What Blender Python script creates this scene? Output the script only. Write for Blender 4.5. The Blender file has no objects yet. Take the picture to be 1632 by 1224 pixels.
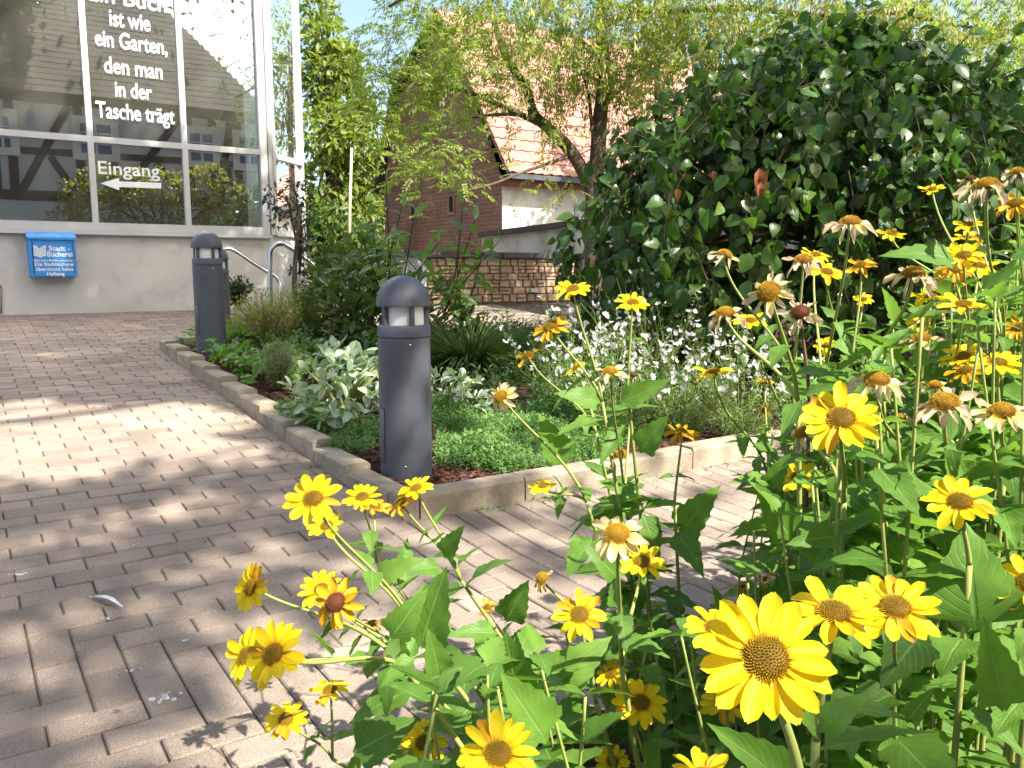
import bpy, math, random
import numpy as np
from mathutils import Matrix, Vector
R = math.radians
random.seed(11); rng = np.random.default_rng(11)
scene = bpy.context.scene
COL = scene.collection

# ------------------------------------------------------------------ camera, sky, sun, exposure
PITCH = R(7.9); F = 1320.0
CAM = np.array([0.0, 0.0, 1.0])
cam = bpy.data.cameras.new('camera'); cam.sensor_width = 36; cam.lens = F/1632*36
cam.clip_start = 0.03; cam.clip_end = 2000
camo = bpy.data.objects.new('camera', cam); COL.objects.link(camo)
camo.location = CAM; camo.rotation_euler = (math.pi/2-PITCH, 0, 0); scene.camera = camo

SUN_EL = R(49); sx, sy = 0.74, -0.67
_l = math.hypot(sx, sy); sx /= _l; sy /= _l
SUN = np.array([sx*math.cos(SUN_EL), sy*math.cos(SUN_EL), math.sin(SUN_EL)])   # towards the sun
w = bpy.data.worlds.new('World'); scene.world = w; w.use_nodes = True
nt = w.node_tree; nt.nodes.clear()
sk = nt.nodes.new('ShaderNodeTexSky'); sk.sky_type = 'NISHITA'; sk.sun_disc = False
sk.sun_elevation = SUN_EL; sk.sun_rotation = math.atan2(sx, sy) % (2*math.pi)
sk.air_density = 1.0; sk.dust_density = 4.0; sk.ozone_density = 0.5
bg = nt.nodes.new('ShaderNodeBackground'); bg.inputs[1].default_value = 0.125
wo = nt.nodes.new('ShaderNodeOutputWorld')
nt.links.new(sk.outputs[0], bg.inputs[0]); nt.links.new(bg.outputs[0], wo.inputs[0])
sl = bpy.data.lights.new('sun', 'SUN'); sl.energy = 5.0; sl.angle = R(0.53); sl.color = (1, .94, .84)
so = bpy.data.objects.new('sun', sl); COL.objects.link(so)
so.rotation_euler = Vector(SUN).to_track_quat('Z', 'Y').to_euler(); so.location = (6, -6, 20)
vs = scene.view_settings; vs.view_transform = 'Standard'; vs.look = 'None'; vs.exposure = 1.55; vs.gamma = 1
vs.use_curve_mapping = False
scene.cycles.max_bounces = 7; scene.cycles.diffuse_bounces = 3; scene.cycles.glossy_bounces = 3
scene.cycles.transmission_bounces = 4; scene.cycles.transparent_max_bounces = 8
scene.cycles.use_denoising = True

# ------------------------------------------------------------------ coordinates
cp, sp = math.cos(PITCH), math.sin(PITCH)
def at(px, py, D):
    "point seen at photo pixel (px,py) at camera depth D"
    a, b = (px-816)/F, (612-py)/F
    return CAM + D*np.array([a, cp+b*sp, -sp+b*cp])
def project(p):
    d = np.asarray(p)-CAM
    D = d[1]*cp-d[2]*sp
    return 816+F*d[0]/D, 612-F*(d[1]*sp+d[2]*cp)/D, D
TH = R(34.0)
U = np.array([-math.sin(TH), math.cos(TH), 0]); V = np.array([math.cos(TH), math.sin(TH), 0]); Z = np.array([0, 0, 1.0])
SL = 0.078
def zg(s):
    s = min(max(s, 2.0), 9.6)
    if s < 2.8: return SL*0.5*(s-2.0)**2/0.8
    return SL*(s-2.4)
def slope(s): return 0 if s < 2 or s > 9.6 else (SL*(s-2.0)/0.8 if s < 2.8 else SL)
def W(s, t, z=0.0): return U*s+V*t+Z*z
def st(p): return float(np.dot(p, U)), float(np.dot(p, V))
def on_ground(px, py, dz=0.0):
    lo, hi = 0.3, 40
    for _ in range(60):
        m = (lo+hi)/2; p = at(px, py, m); s, t = st(p)
        if p[2] > zg(s)+dz: lo = m
        else: hi = m
    return at(px, py, lo)
def on_s(px, py, s0):
    d = at(px, py, 1)-CAM
    k = (s0-np.dot(CAM, U))/np.dot(d, U)
    return CAM+d*k
SW = 9.5     # library wall plane

# ------------------------------------------------------------------ object helpers
def tag(o, label=None, cat=None, group=None, kind=None):
    if label: o['label'] = label
    if cat: o['category'] = cat
    if group: o['group'] = group
    if kind: o['kind'] = kind
    return o
def empty(name, loc, label=None, cat=None, group=None, kind=None, parent=None):
    o = bpy.data.objects.new(name, None); COL.objects.link(o); o.empty_display_size = .1
    o.location = loc
    if parent is not None: o.parent = parent
    return tag(o, label, cat, group, kind)
def link(name, me, parent=None, M=None):
    o = bpy.data.objects.new(name, me); COL.objects.link(o)
    if parent is not None: o.parent = parent
    if M is not None: o.matrix_basis = M
    return o
class MB:
    def __init__(s): s.v = []; s.f = []; s.m = []; s.uv = []; s.sm = []
    def add(s, vs, fs, mi=0, uvs=None, smooth=False):
        n = len(s.v); s.v += [tuple(map(float, p)) for p in vs]
        for k, f in enumerate(fs):
            s.f.append(tuple(i+n for i in f)); s.m.append(mi); s.sm.append(smooth)
            s.uv.append([uvs[i] for i in f] if uvs else [(0, 0)]*len(f))
        return s
    def box(s, o, ax, ay, az, mi=0):
        "o corner, three edge vectors"
        o, ax, ay, az = map(np.asarray, (o, ax, ay, az))
        p = [o, o+ax, o+ax+ay, o+ay, o+az, o+ax+az, o+ax+ay+az, o+ay+az]
        return s.add(p, [(0, 3, 2, 1), (4, 5, 6, 7), (0, 1, 5, 4), (1, 2, 6, 5), (2, 3, 7, 6), (3, 0, 4, 7)], mi)
    def tube(s, pts, rad, n=8, mi=0, cap=True):
        pts = [np.asarray(p, float) for p in pts]
        if not hasattr(rad, '__len__'): rad = [rad]*len(pts)
        rings = []; prev = None
        for i, p in enumerate(pts):
            d = pts[min(i+1, len(pts)-1)]-pts[max(i-1, 0)]; d = d/(np.linalg.norm(d)+1e-9)
            if prev is None:
                a = np.cross(d, [0, 0, 1.0]);
                if np.linalg.norm(a) < .1: a = np.cross(d, [1.0, 0, 0])
            else: a = prev-d*np.dot(prev, d)
            a = a/(np.linalg.norm(a)+1e-9); b = np.cross(d, a); prev = a
            rings.append([p+rad[i]*(math.cos(2*math.pi*k/n)*a+math.sin(2*math.pi*k/n)*b) for k in range(n)])
        vs = [q for r in rings for q in r]; fs = []
        for i in range(len(pts)-1):
            for k in range(n):
                fs.append((i*n+k, i*n+(k+1) % n, (i+1)*n+(k+1) % n, (i+1)*n+k))
        if cap: fs += [tuple(range(n))[::-1], tuple(range((len(pts)-1)*n, len(pts)*n))]
        return s.add(vs, fs, mi, None, True)
    def lathe(s, prof, n=32, c=(0, 0, 0), mi=0, a0=0, a1=2*math.pi):
        full = abs(a1-a0-2*math.pi) < 1e-6; m = n if full else n+1
        vs = [(c[0]+r*math.cos(a0+(a1-a0)*k/n), c[1]+r*math.sin(a0+(a1-a0)*k/n), c[2]+z) for r, z in prof for k in range(m)]
        fs = []
        for i in range(len(prof)-1):
            for k in range(n):
                k2 = (k+1) % m
                fs.append((i*m+k, i*m+k2, (i+1)*m+k2, (i+1)*m+k))
        return s.add(vs, fs, mi, None, True)
    def mesh(s, name, mats, off=None, autosmooth=None):
        me = bpy.data.meshes.new(name)
        vs = s.v if off is None else [(a-off[0], b-off[1], c-off[2]) for a, b, c in s.v]
        me.from_pydata(vs, [], s.f)
        for m in (mats if isinstance(mats, (list, tuple)) else [mats]): me.materials.append(m)
        me.polygons.foreach_set('material_index', s.m); me.polygons.foreach_set('use_smooth', s.sm)
        uv = me.uv_layers.new(name='UVMap')
        uv.data.foreach_set('uv', [c for f in s.uv for q in f for c in q])
        if autosmooth:
            try: me.set_sharp_from_angle(angle=R(autosmooth))
            except Exception: pass
        me.update(); return me
    def obj(s, name, mats, parent=None, autosmooth=None):
        "vertices are world points; the object sits in the parent's frame"
        off = None
        if parent is not None:
            off = np.array(parent.location); q = parent.parent
            while q is not None: off = off+np.array(q.location); q = q.parent
        return link(name, s.mesh(name, mats, off, autosmooth), parent)
def pos_of(o):
    off = np.array(o.location); q = o.parent
    while q is not None: off = off+np.array(q.location); q = q.parent
    return off
def frame(o, x, y, z, sc=1.0):
    "4x4 numpy from origin and three axes"
    m = np.eye(4); m[:3, 0] = np.asarray(x)*sc; m[:3, 1] = np.asarray(y)*sc; m[:3, 2] = np.asarray(z)*sc; m[:3, 3] = o
    return m
def unit(v): v = np.asarray(v, float); return v/(np.linalg.norm(v)+1e-12)
def leafframe(base, d, nrm, sc=1.0, wsc=1.0):
    "leaf along d (+Y local), normal nrm (+Z local)"
    y = unit(d); x = unit(np.cross(y, nrm)); z = np.cross(x, y)
    m = frame(base, x*sc*wsc, y*sc, z*sc); return m
def merged(name, protos, xf, idx, mats, parent=None, kind='stuff'):
    "joins many transformed copies of small prototype meshes into one mesh"
    base = np.zeros(3) if parent is None else pos_of(parent)
    VV = []; LL = []; LS = []; UU = []; nv = 0; MI = []; SM = []
    for k, pm in enumerate(protos):
        sel = np.nonzero(idx == k)[0]
        if not len(sel): continue
        n = len(pm.vertices); co = np.empty(n*3); pm.vertices.foreach_get('co', co); co = co.reshape(-1, 3)
        nl = len(pm.loops); li = np.empty(nl, int); pm.loops.foreach_get('vertex_index', li)
        npol = len(pm.polygons); lt = np.empty(npol, int); pm.polygons.foreach_get('loop_total', lt)
        mi = np.empty(npol, int); pm.polygons.foreach_get('material_index', mi)
        sm = np.empty(npol, bool); pm.polygons.foreach_get('use_smooth', sm)
        uv = np.empty(nl*2); pm.uv_layers[0].data.foreach_get('uv', uv)
        T = xf[sel]
        P = np.einsum('nij,vj->nvi', T[:, :3, :3], co)+T[:, None, :3, 3]-base
        VV.append(P.reshape(-1, 3)); LL.append((li[None]+(nv+np.arange(len(sel))*n)[:, None]).ravel())
        LS.append(np.tile(lt, len(sel))); UU.append(np.tile(uv, len(sel))); MI.append(np.tile(mi, len(sel))); SM.append(np.tile(sm, len(sel)))
        nv += n*len(sel)
    P = np.concatenate(VV); L = np.concatenate(LL); T = np.concatenate(LS)
    me = bpy.data.meshes.new(name)
    me.vertices.add(len(P)); me.vertices.foreach_set('co', P.ravel())
    me.loops.add(len(L)); me.loops.foreach_set('vertex_index', L)
    me.polygons.add(len(T)); me.polygons.foreach_set('loop_start', np.concatenate([[0], np.cumsum(T)[:-1]]))
    try: me.polygons.foreach_set('loop_total', T)
    except Exception: pass
    me.polygons.foreach_set('material_index', np.concatenate(MI)); me.polygons.foreach_set('use_smooth', np.concatenate(SM))
    me.uv_layers.new(name='UVMap').data.foreach_set('uv', np.concatenate(UU))
    for m in protos[0].materials if mats is None else mats: me.materials.append(m)
    me.update(calc_edges=True)
    o = link(name, me, parent)
    if kind: o['kind'] = kind
    return o
def scatter(name, protos, xf, parent, nparts=0, idx=None, mats=None):
    "copies of prototypes: the nearest nparts become parts, the rest one joined part"
    xf = np.asarray(xf)
    if not len(xf): return
    if idx is None: idx = rng.integers(0, len(protos), len(xf))
    if nparts and len(xf) > nparts:
        d = np.linalg.norm(xf[:, :3, 3]-CAM, axis=1); order = np.argsort(d)
        a, b = order[:nparts], order[nparts:]
    elif nparts: a, b = np.arange(len(xf)), np.array([], int)
    else: a, b = np.array([], int), np.arange(len(xf))
    base = pos_of(parent) if parent is not None else np.zeros(3)
    for i in a:
        m = xf[i].copy(); m[:3, 3] -= base
        link(name, protos[idx[i]], parent, Matrix(m.tolist()))
    if len(b): merged(name, protos, xf[b], idx[b], mats, parent)

# ------------------------------------------------------------------ materials
def newmat(name):
    m = bpy.data.materials.new(name); m.use_nodes = True; m.node_tree.nodes.clear(); return m, m.node_tree
def nd(nt, typ, **kw):
    n = nt.nodes.new(typ)
    for k, v in kw.items():
        if k.startswith('i_'):
            key = k[2:]; n.inputs[int(key) if key.isdigit() else key.replace('_', ' ')].default_value = v
        else: setattr(n, k, v)
    return n
def mix(nt, fac, a, b, mode='MIX'):
    n = nt.nodes.new('ShaderNodeMix'); n.data_type = 'RGBA'; n.blend_type = mode
    for sock, v in ((n.inputs[0], fac), (n.inputs[6], a), (n.inputs[7], b)):
        if hasattr(v, 'is_output'): nt.links.new(v, sock)
        else: sock.default_value = v if not isinstance(v, tuple) or len(v) == 4 else (*v, 1)
    return n.outputs[2]
def ramp(nt, src, stops):
    n = nt.nodes.new('ShaderNodeValToRGB'); e = n.color_ramp.elements
    while len(e) < len(stops): e.new(.5)
    for k, (p, c) in enumerate(stops): e[k].position = p; e[k].color = (*c, 1) if len(c) == 3 else c
    nt.links.new(src, n.inputs[0]); return n.outputs[0]
def g3(v): return (v, v, v)
def noise(nt, vec, scale, detail=4, rough=.55):
    n = nd(nt, 'ShaderNodeTexNoise'); n.inputs['Scale'].default_value = scale; n.inputs['Detail'].default_value = detail
    n.inputs['Roughness'].default_value = rough
    if vec is not None: nt.links.new(vec, n.inputs['Vector'])
    return n.outputs[0]
def surf(name, c1, c2=None, scale=4, rough=.8, bump=0.0, bscale=60, spec=.3, metal=0, island=0.0, speck=0.0, dirt=None, coat=0):
    m, nt = newmat(name); L = nt.links
    geo = nd(nt, 'ShaderNodeNewGeometry'); P = geo.outputs['Position']
    c2 = c2 or tuple(x*.8 for x in c1)
    col = mix(nt, ramp(nt, noise(nt, P, scale), [(.35, g3(0)), (.65, g3(1))]), c1, c2)
    if island:
        oi = nd(nt, 'ShaderNodeObjectInfo')
        ad = nd(nt, 'ShaderNodeMath', operation='ADD'); L.new(oi.outputs['Random'], ad.inputs[0]); L.new(geo.outputs['Random Per Island'], ad.inputs[1])
        fr = nd(nt, 'ShaderNodeMath', operation='FRACT'); L.new(ad.outputs[0], fr.inputs[0])
        k = ramp(nt, fr.outputs[0], [(0, g3(1-island)), (1, g3(1+island*.6))])
        col = mix(nt, 1.0, col, k, 'MULTIPLY')
    if speck:
        s = ramp(nt, noise(nt, P, 320, 2), [(.36, g3(1-speck)), (.5, g3(1)), (.64, g3(1+speck))])
        col = mix(nt, 1.0, col, s, 'MULTIPLY')
    if dirt:
        dc, ds, amt = dirt
        f = ramp(nt, noise(nt, P, ds, 6, .65), [(.5, g3(0)), (.72, g3(amt))])
        col = mix(nt, f, col, dc)
    b = nd(nt, 'ShaderNodeBsdfPrincipled'); L.new(col, b.inputs['Base Color'])
    b.inputs['Roughness'].default_value = rough; b.inputs['Specular IOR Level'].default_value = spec; b.inputs['Metallic'].default_value = metal
    if coat: b.inputs['Coat Weight'].default_value = coat
    if bump:
        bn = nd(nt, 'ShaderNodeBump'); bn.inputs['Strength'].default_value = bump; bn.inputs['Distance'].default_value = .01
        L.new(noise(nt, P, bscale, 5), bn.inputs['Height']); L.new(bn.outputs[0], b.inputs['Normal'])
    o = nd(nt, 'ShaderNodeOutputMaterial'); L.new(b.outputs[0], o.inputs[0]); return m
def leafmat(name, c1, c2, back=None, tr=.35, rough=.42, vein=None, spec=.4, c3=None, trcol=None, hueblend=None):
    "two-sided leaf with translucency; random tone per leaf; veins follow the leaf's own UV"
    m, nt = newmat(name); L = nt.links
    geo = nd(nt, 'ShaderNodeNewGeometry'); oi = nd(nt, 'ShaderNodeObjectInfo')
    ad = nd(nt, 'ShaderNodeMath', operation='ADD'); L.new(oi.outputs['Random'], ad.inputs[0]); L.new(geo.outputs['Random Per Island'], ad.inputs[1])
    fr = nd(nt, 'ShaderNodeMath', operation='FRACT'); L.new(ad.outputs[0], fr.inputs[0])
    stops = [(0, c1), (.75, c2), (1, c3 or c2)]
    col = ramp(nt, fr.outputs[0], stops)
    nz = ramp(nt, noise(nt, geo.outputs['Position'], 45, 4), [(.3, g3(.8)), (.7, g3(1.15))])
    col = mix(nt, 1.0, col, nz, 'MULTIPLY')
    bumpsrc = None
    if vein:
        uv = nd(nt, 'ShaderNodeTexCoord'); sep = nd(nt, 'ShaderNodeSeparateXYZ'); L.new(uv.outputs['UV'], sep.inputs[0])
        u = nd(nt, 'ShaderNodeMath', operation='SUBTRACT'); L.new(sep.outputs[0], u.inputs[0]); u.inputs[1].default_value = .5
        au = nd(nt, 'ShaderNodeMath', operation='ABSOLUTE'); L.new(u.outputs[0], au.inputs[0])
        k = nd(nt, 'ShaderNodeMath', operation='MULTIPLY_ADD'); L.new(au.outputs[0], k.inputs[0]); k.inputs[1].default_value = -.75; L.new(sep.outputs[1], k.inputs[2])
        k2 = nd(nt, 'ShaderNodeMath', operation='MULTIPLY'); L.new(k.outputs[0], k2.inputs[0]); k2.inputs[1].default_value = 9
        fr2 = nd(nt, 'ShaderNodeMath', operation='FRACT'); L.new(k2.outputs[0], fr2.inputs[0])
        lat = ramp(nt, fr2.outputs[0], [(0, g3(.55)), (.10, g3(.05)), (.5, g3(0)), (.92, g3(.05)), (1, g3(.55))])
        mid = ramp(nt, au.outputs[0], [(0, g3(1)), (.018, g3(.8)), (.04, g3(0))])
        vv = mix(nt, 1.0, lat, mid, 'LIGHTEN')
        col = mix(nt, vv, col, vein); bumpsrc = vv
    if back:
        col = mix(nt, geo.outputs['Backfacing'], col, back)
    b = nd(nt, 'ShaderNodeBsdfPrincipled'); L.new(col, b.inputs['Base Color'])
    b.inputs['Roughness'].default_value = rough; b.inputs['Specular IOR Level'].default_value = spec
    bn = nd(nt, 'ShaderNodeBump'); bn.inputs['Strength'].default_value = .35; bn.inputs['Distance'].default_value = .004
    if bumpsrc is not None:
        bn.invert = True; L.new(bumpsrc, bn.inputs['Height'])
    else: L.new(noise(nt, geo.outputs['Position'], 90, 2), bn.inputs['Height'])
    L.new(bn.outputs[0], b.inputs['Normal'])
    t = nd(nt, 'ShaderNodeBsdfTranslucent')
    if trcol: t.inputs[0].default_value = (*trcol, 1)
    else:
        tc = mix(nt, 1.0, col, (1.5, 1.7, .6), 'MULTIPLY'); L.new(tc, t.inputs[0])
    ms = nd(nt, 'ShaderNodeMixShader'); ms.inputs[0].default_value = tr
    L.new(b.outputs[0], ms.inputs[1]); L.new(t.outputs[0], ms.inputs[2])
    o = nd(nt, 'ShaderNodeOutputMaterial'); L.new(ms.outputs[0], o.inputs[0]); return m
# ------------------------------------------------------------------ ground
m_earth = surf('dry_earth', (.10, .08, .055), (.06, .055, .035), 2, .95, .3, 40)
m_soil = surf('bark_soil', (.055, .028, .018), (.03, .016, .012), 25, .95, .8, 60)
m_sand = surf('joint_sand', (.10, .085, .068), (.055, .047, .04), 9, .95, .5, 120)
m_pav = surf('paver_concrete', (.30, .24, .188), (.222, .177, .142), 2.2, .85, .35, 260, island=.2, speck=.3, dirt=((.13, .11, .092), 3.5, .65))
m_kerb = surf('kerb_concrete', (.38, .325, .24), (.29, .245, .18), 6, .9, .5, 160, island=.10, speck=.25, dirt=((.13, .12, .085), 9, .75))
S_ = [-300, -60, -12, -4, 0, 1, 2, 2.4, 2.8, 4, 6, 8, 9.6, 12, 20, 60, 400]; T_ = [-400, -60, -10, 0, 10, 60, 400]
mb = MB(); vs = [W(s, t, zg(s)-.07) for s in S_ for t in T_]; n = len(T_)
mb.add(vs, [(i*n+j, i*n+j+1, (i+1)*n+j+1, (i+1)*n+j) for i in range(len(S_)-1) for j in range(n-1)])
tag(mb.obj('ground', m_earth), kind='structure')

# ------------------------------------------------------------------ paving: one brick at a time
KT, KS = 1.36, 2.79        # outer faces of the two kerb runs (t of the left run, s of the front run)
paving = empty('paving', (0, 0, 0), kind='structure')
mb = MB(); ss = [-6, 0, 2, 2.2, 2.4, 2.6, 2.8, 4, 6, 8, 9.5]; tt = [-6, 9]
mb.add([W(s, t, zg(s)-.0075) for s in ss for t in tt], [(2*i, 2*i+1, 2*i+3, 2*i+2) for i in range(len(ss)-1)])
mb.obj('joint_sand', m_sand, paving)
def brick_mesh(name, lx, ly):
    b = .004; h = .06; j = .0022; mbk = MB()
    x0, y0 = lx/2-j, ly/2-j
    lo = [(-x0, -y0, -h), (x0, -y0, -h), (x0, y0, -h), (-x0, y0, -h)]
    mi = [(-x0, -y0, -b), (x0, -y0, -b), (x0, y0, -b), (-x0, y0, -b)]
    up = [(-x0+b, -y0+b, 0), (x0-b, -y0+b, 0), (x0-b, y0-b, 0), (-x0+b, y0-b, 0)]
    fs = [(8, 9, 10, 11)]
    for k in range(4):
        q = (k+1) % 4; fs += [(k, q, 4+q, 4+k), (4+k, 4+q, 8+q, 8+k)]
    return mbk.add(lo+mi+up, fs).mesh(name, m_pav)
bricks = [brick_mesh('paver', .2, .1), brick_mesh('paver', .1, .1)]
g = .1; s0, s1, t0, t1 = -1.5, 9.5, -2.5, 6.0
ns, ntt = int(round((s1-s0)/g)), int(round((t1-t0)/g))
def region(i, j):
    s, t = s0+(i+.5)*g, t0+(j+.5)*g
    if t > KT and KS < s < 7.05: return None
    if s < 1.35 and t > .75: return None
    if s < KS+.02 and t > 1.25: return 'u'
    q = s+t
    if 2.22 < q < 2.68 and s < 2.9: return 'u'
    return 'v'
used = np.zeros((ns, ntt), bool); reg = [[region(i, j) for j in range(ntt)] for i in range(ns)]
XB = []; IB = []
def put(s, t, along, kind):
    sl_ = slope(s); tv = unit(U+Z*sl_); n_ = np.cross(V, tv)
    z = zg(s)+random.gauss(0, .0011)
    a = random.gauss(0, .006); ca, sa = math.cos(a), math.sin(a)
    x, y = (V*ca+tv*sa, tv*ca-V*sa) if along == 'v' else (tv*ca-V*sa, -V*ca-tv*sa)
    tl = n_+V*random.gauss(0, .006)+tv*random.gauss(0, .008); nn = unit(tl); x = unit(x-nn*np.dot(x, nn)); y = np.cross(nn, x)
    XB.append(frame(W(s, t, z), x, y, nn)); IB.append(kind)
for i in range(ns):
    for j in range(ntt):
        if used[i, j] or reg[i][j] is None: continue
        r = reg[i][j]; s, t = s0+(i+.5)*g, t0+(j+.5)*g
        if r == 'v':
            if (i+j) % 2 == 0 and j+1 < ntt and not used[i, j+1] and reg[i][j+1] == 'v' :
                used[i, j] = used[i, j+1] = True; put(s, t+.05, 'v', 0)
            elif (i+j) % 2 == 1 and j > 0 and not used[i, j-1] and reg[i][j-1] == 'v':
                used[i, j] = used[i, j-1] = True; put(s, t-.05, 'v', 0)
        else:
            if (i+j) % 2 == 0 and i+1 < ns and not used[i+1, j] and reg[i+1][j] == 'u':
                used[i, j] = used[i+1, j] = True; put(s+.05, t, 'u', 0)
for i in range(ns):
    for j in range(ntt):
        if not used[i, j] and reg[i][j] is not None:
            put(s0+(i+.5)*g, t0+(j+.5)*g, 'v', 1)
XB = np.array(XB); IB = np.array(IB)
# parts: the 300 bricks that show largest in the frame
pr = [project(x[:3, 3]) for x in XB]
score = np.array([(1/(D*D) if D > .3 and -40 < a < 1672 and b < 1260 and not (a > 760 and b > 900) else 0) for a, b, D in pr])
order = np.argsort(-score)
for i in order[:300]: link('paver', bricks[IB[i]], paving, Matrix(XB[i].tolist()))
merged('paver_field', bricks, XB[order[300:]], IB[order[300:]], None, paving)

# ------------------------------------------------------------------ planting bed and kerb
bedz = lambda s: zg(s)+.035
mb = MB(); ss = [KS+.06+.25*k for k in range(18)]; tt = [KT+.06+.3*k for k in range(26)]
vs = [W(s, t, bedz(s)+random.uniform(-.012, .012)) for s in ss for t in tt]; n = len(tt)
mb.add(vs, [(i*n+j, i*n+j+1, (i+1)*n+j+1, (i+1)*n+j) for i in range(len(ss)-1) for j in range(n-1)], smooth=True)
tag(mb.obj('bed_soil', m_soil), kind='structure')
mb = MB(); ss = [-1.2, -.4, .4, 1.33]; tt = [.77, 1.6, 2.6, 4.5, 7]
mb.add([W(s, t, .012+random.uniform(0, .02)) for s in ss for t in tt], [(i*5+j, i*5+j+1, (i+1)*5+j+1, (i+1)*5+j) for i in range(3) for j in range(4)], smooth=True)
tag(mb.obj('flower_bed_soil', m_soil), kind='structure')
kerb = empty('stone_kerb', W(KS, KT, 0), 'low kerb of worn concrete blocks edging the planting bed', 'kerb')
def kerbstone(p0, d, ln, wd, ztop, zbot, nrm):
    "p0 start at outer face, d along, nrm inward"
    b = .012; q = .004; e = lambda: random.uniform(-.004, .004)
    d = unit(d); a0 = p0+d*q; a1 = p0+d*(ln-q); prof = [(0, zbot), (0, ztop-b), (b, ztop), (wd-b, ztop), (wd, ztop-b), (wd, zbot)]
    vs = []
    for a in (a0, a1):
        for x, z in prof: vs.append(a+nrm*(x+e()*.6)+Z*(z+e()*.6))
    n = len(prof); fs = [(i, i+n, i+n+1, i+1) for i in range(n-1)]+[tuple(range(n)), tuple(range(2*n-1, n-1, -1))]
    mbk = MB().add(vs, fs); mbk.obj('kerbstone', m_kerb, kerb)
s = 2.89
while s < 7.02:     # left run, stepping up the slope
    ln = min(.40, 7.08-s); sm = s+ln/2
    kerbstone(W(s, KT, 0), U, ln, .11, zg(sm)+.085+random.uniform(-.006, .008), zg(s)-.1, V); s += ln
t = 1.45
while t < 6.2:      # front run
    ln = random.choice([.5, .5, .48]); kerbstone(W(KS, t, 0), V, ln, .12, zg(KS)+.10+random.uniform(-.005, .005), -.1, U); t += ln
a, b = W(2.89, KT, 0), W(KS, 1.45, 0)       # the angled corner: two short stones
c = W(KS+.035, KT+.03, 0)
for p, q in ((a, c), (c, b)):
    d = q-p; ln = np.linalg.norm(d); n_ = unit(np.cross(Z, d)); n_ = n_ if np.dot(n_, U+V) > 0 else -n_
    kerbstone(p, d, ln, .11, zg(3.05)+.085, -.1, n_)
s = KT+.13
while s < 3.0:      # short return at the far end of the bed
    kerbstone(W(7.08, s, 0), V, .4, .12, zg(7.0)+.1, zg(7)-.1, -U); s += .4

# ------------------------------------------------------------------ library
m_conc = surf('painted_concrete', (.58, .565, .515), (.50, .485, .44), 1.6, .9, .15, 30, dirt=((.30, .285, .25), 3.5, .5))
m_alu = surf('silver_frame', (.62, .62, .60), (.56, .56, .55), 3, .4, .02, 20, spec=.5, metal=.35)
m_dark = surf('dark_gasket', (.02, .02, .02), None, 3, .6)
m_white = surf('white_letters', (.86, .86, .86), (.84, .84, .85), 3, .6)
m_room = surf('dark_room', (.05, .046, .036), (.035, .033, .028), 1, .9)
m, nt = newmat('reflective_glazing'); L = nt.links
gl = nd(nt, 'ShaderNodeBsdfGlossy'); gl.inputs['Roughness'].default_value = 0.004; gl.inputs[0].default_value = (.93, .97, 1, 1)
tp = nd(nt, 'ShaderNodeBsdfTransparent'); tp.inputs[0].default_value = (.55, .56, .52, 1)
fr = nd(nt, 'ShaderNodeFresnel'); fr.inputs[0].default_value = 1.5
ma = nd(nt, 'ShaderNodeMath', operation='MULTIPLY_ADD'); L.new(fr.outputs[0], ma.inputs[0]); ma.inputs[1].default_value = .9; ma.inputs[2].default_value = .36
geo = nd(nt, 'ShaderNodeNewGeometry'); bn = nd(nt, 'ShaderNodeBump'); bn.inputs['Strength'].default_value = .03; bn.inputs['Distance'].default_value = .01
L.new(noise(nt, geo.outputs['Position'], 1.6, 1), bn.inputs['Height']); L.new(bn.outputs[0], gl.inputs['Normal'])
ms = nd(nt, 'ShaderNodeMixShader'); L.new(ma.outputs[0], ms.inputs[0]); L.new(tp.outputs[0], ms.inputs[1]); L.new(gl.outputs[0], ms.inputs[2])
df = nd(nt, 'ShaderNodeBsdfDiffuse'); df.inputs[0].default_value = (.62, .60, .50, 1)
m2 = nd(nt, 'ShaderNodeMixShader'); L.new(ramp(nt, noise(nt, geo.outputs['Position'], 2.2, 4), [(.3, g3(.02)), (.7, g3(.07))]), m2.inputs[0]); L.new(ms.outputs[0], m2.inputs[1]); L.new(df.outputs[0], m2.inputs[2])
o = nd(nt, 'ShaderNodeOutputMaterial'); L.new(m2.outputs[0], o.inputs[0]); m_glass = m

def wall_t(px, py): p = on_s(px, py, SW); return st(p)[1], p[2]
T_M = [wall_t(142, 200)[0], wall_t(292, 200)[0]]         # mullions
pw = T_M[1]-T_M[0]; TM = [T_M[0]-pw*k for k in range(6, 0, -1)]+T_M+[T_M[1]+pw]
TC = TM[-1]                                              # corner of the main glass front
Z_SILL = wall_t(210, 360)[1]; Z_TR = wall_t(210, 227)[1]; ZTOP = 6.2
Z_TR2 = Z_TR+2.15
A2 = R(13.0); D2 = np.array([math.sin(A2), math.cos(A2), 0]); N2 = np.array([math.cos(A2), -math.sin(A2), 0])
C1 = W(SW, TC, 0); SIDE = .80; C2 = C1+D2*SIDE; C3 = C2+U*6
lib = empty('library_building', W(SW, 1.0, zg(SW)), 'library with large mirror-like glass front in silver frames above a pale concrete base', 'building')
# concrete base
mb = MB(); zb = zg(SW)-.7; TL = TM[0]
a = W(SW, TL, 0)
prof = [a, C1, C2, C3, W(SW+8, TL, 0)]
zt = Z_SILL-.065
mb.add([p+Z*zb for p in prof]+[p+Z*zt for p in prof], [(0, 1, 6, 5), (1, 2, 7, 6), (2, 3, 8, 7), (3, 4, 9, 8), (4, 0, 5, 9), (5, 6, 7, 8, 9)])
mb.obj('concrete_base', m_conc, lib)
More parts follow.
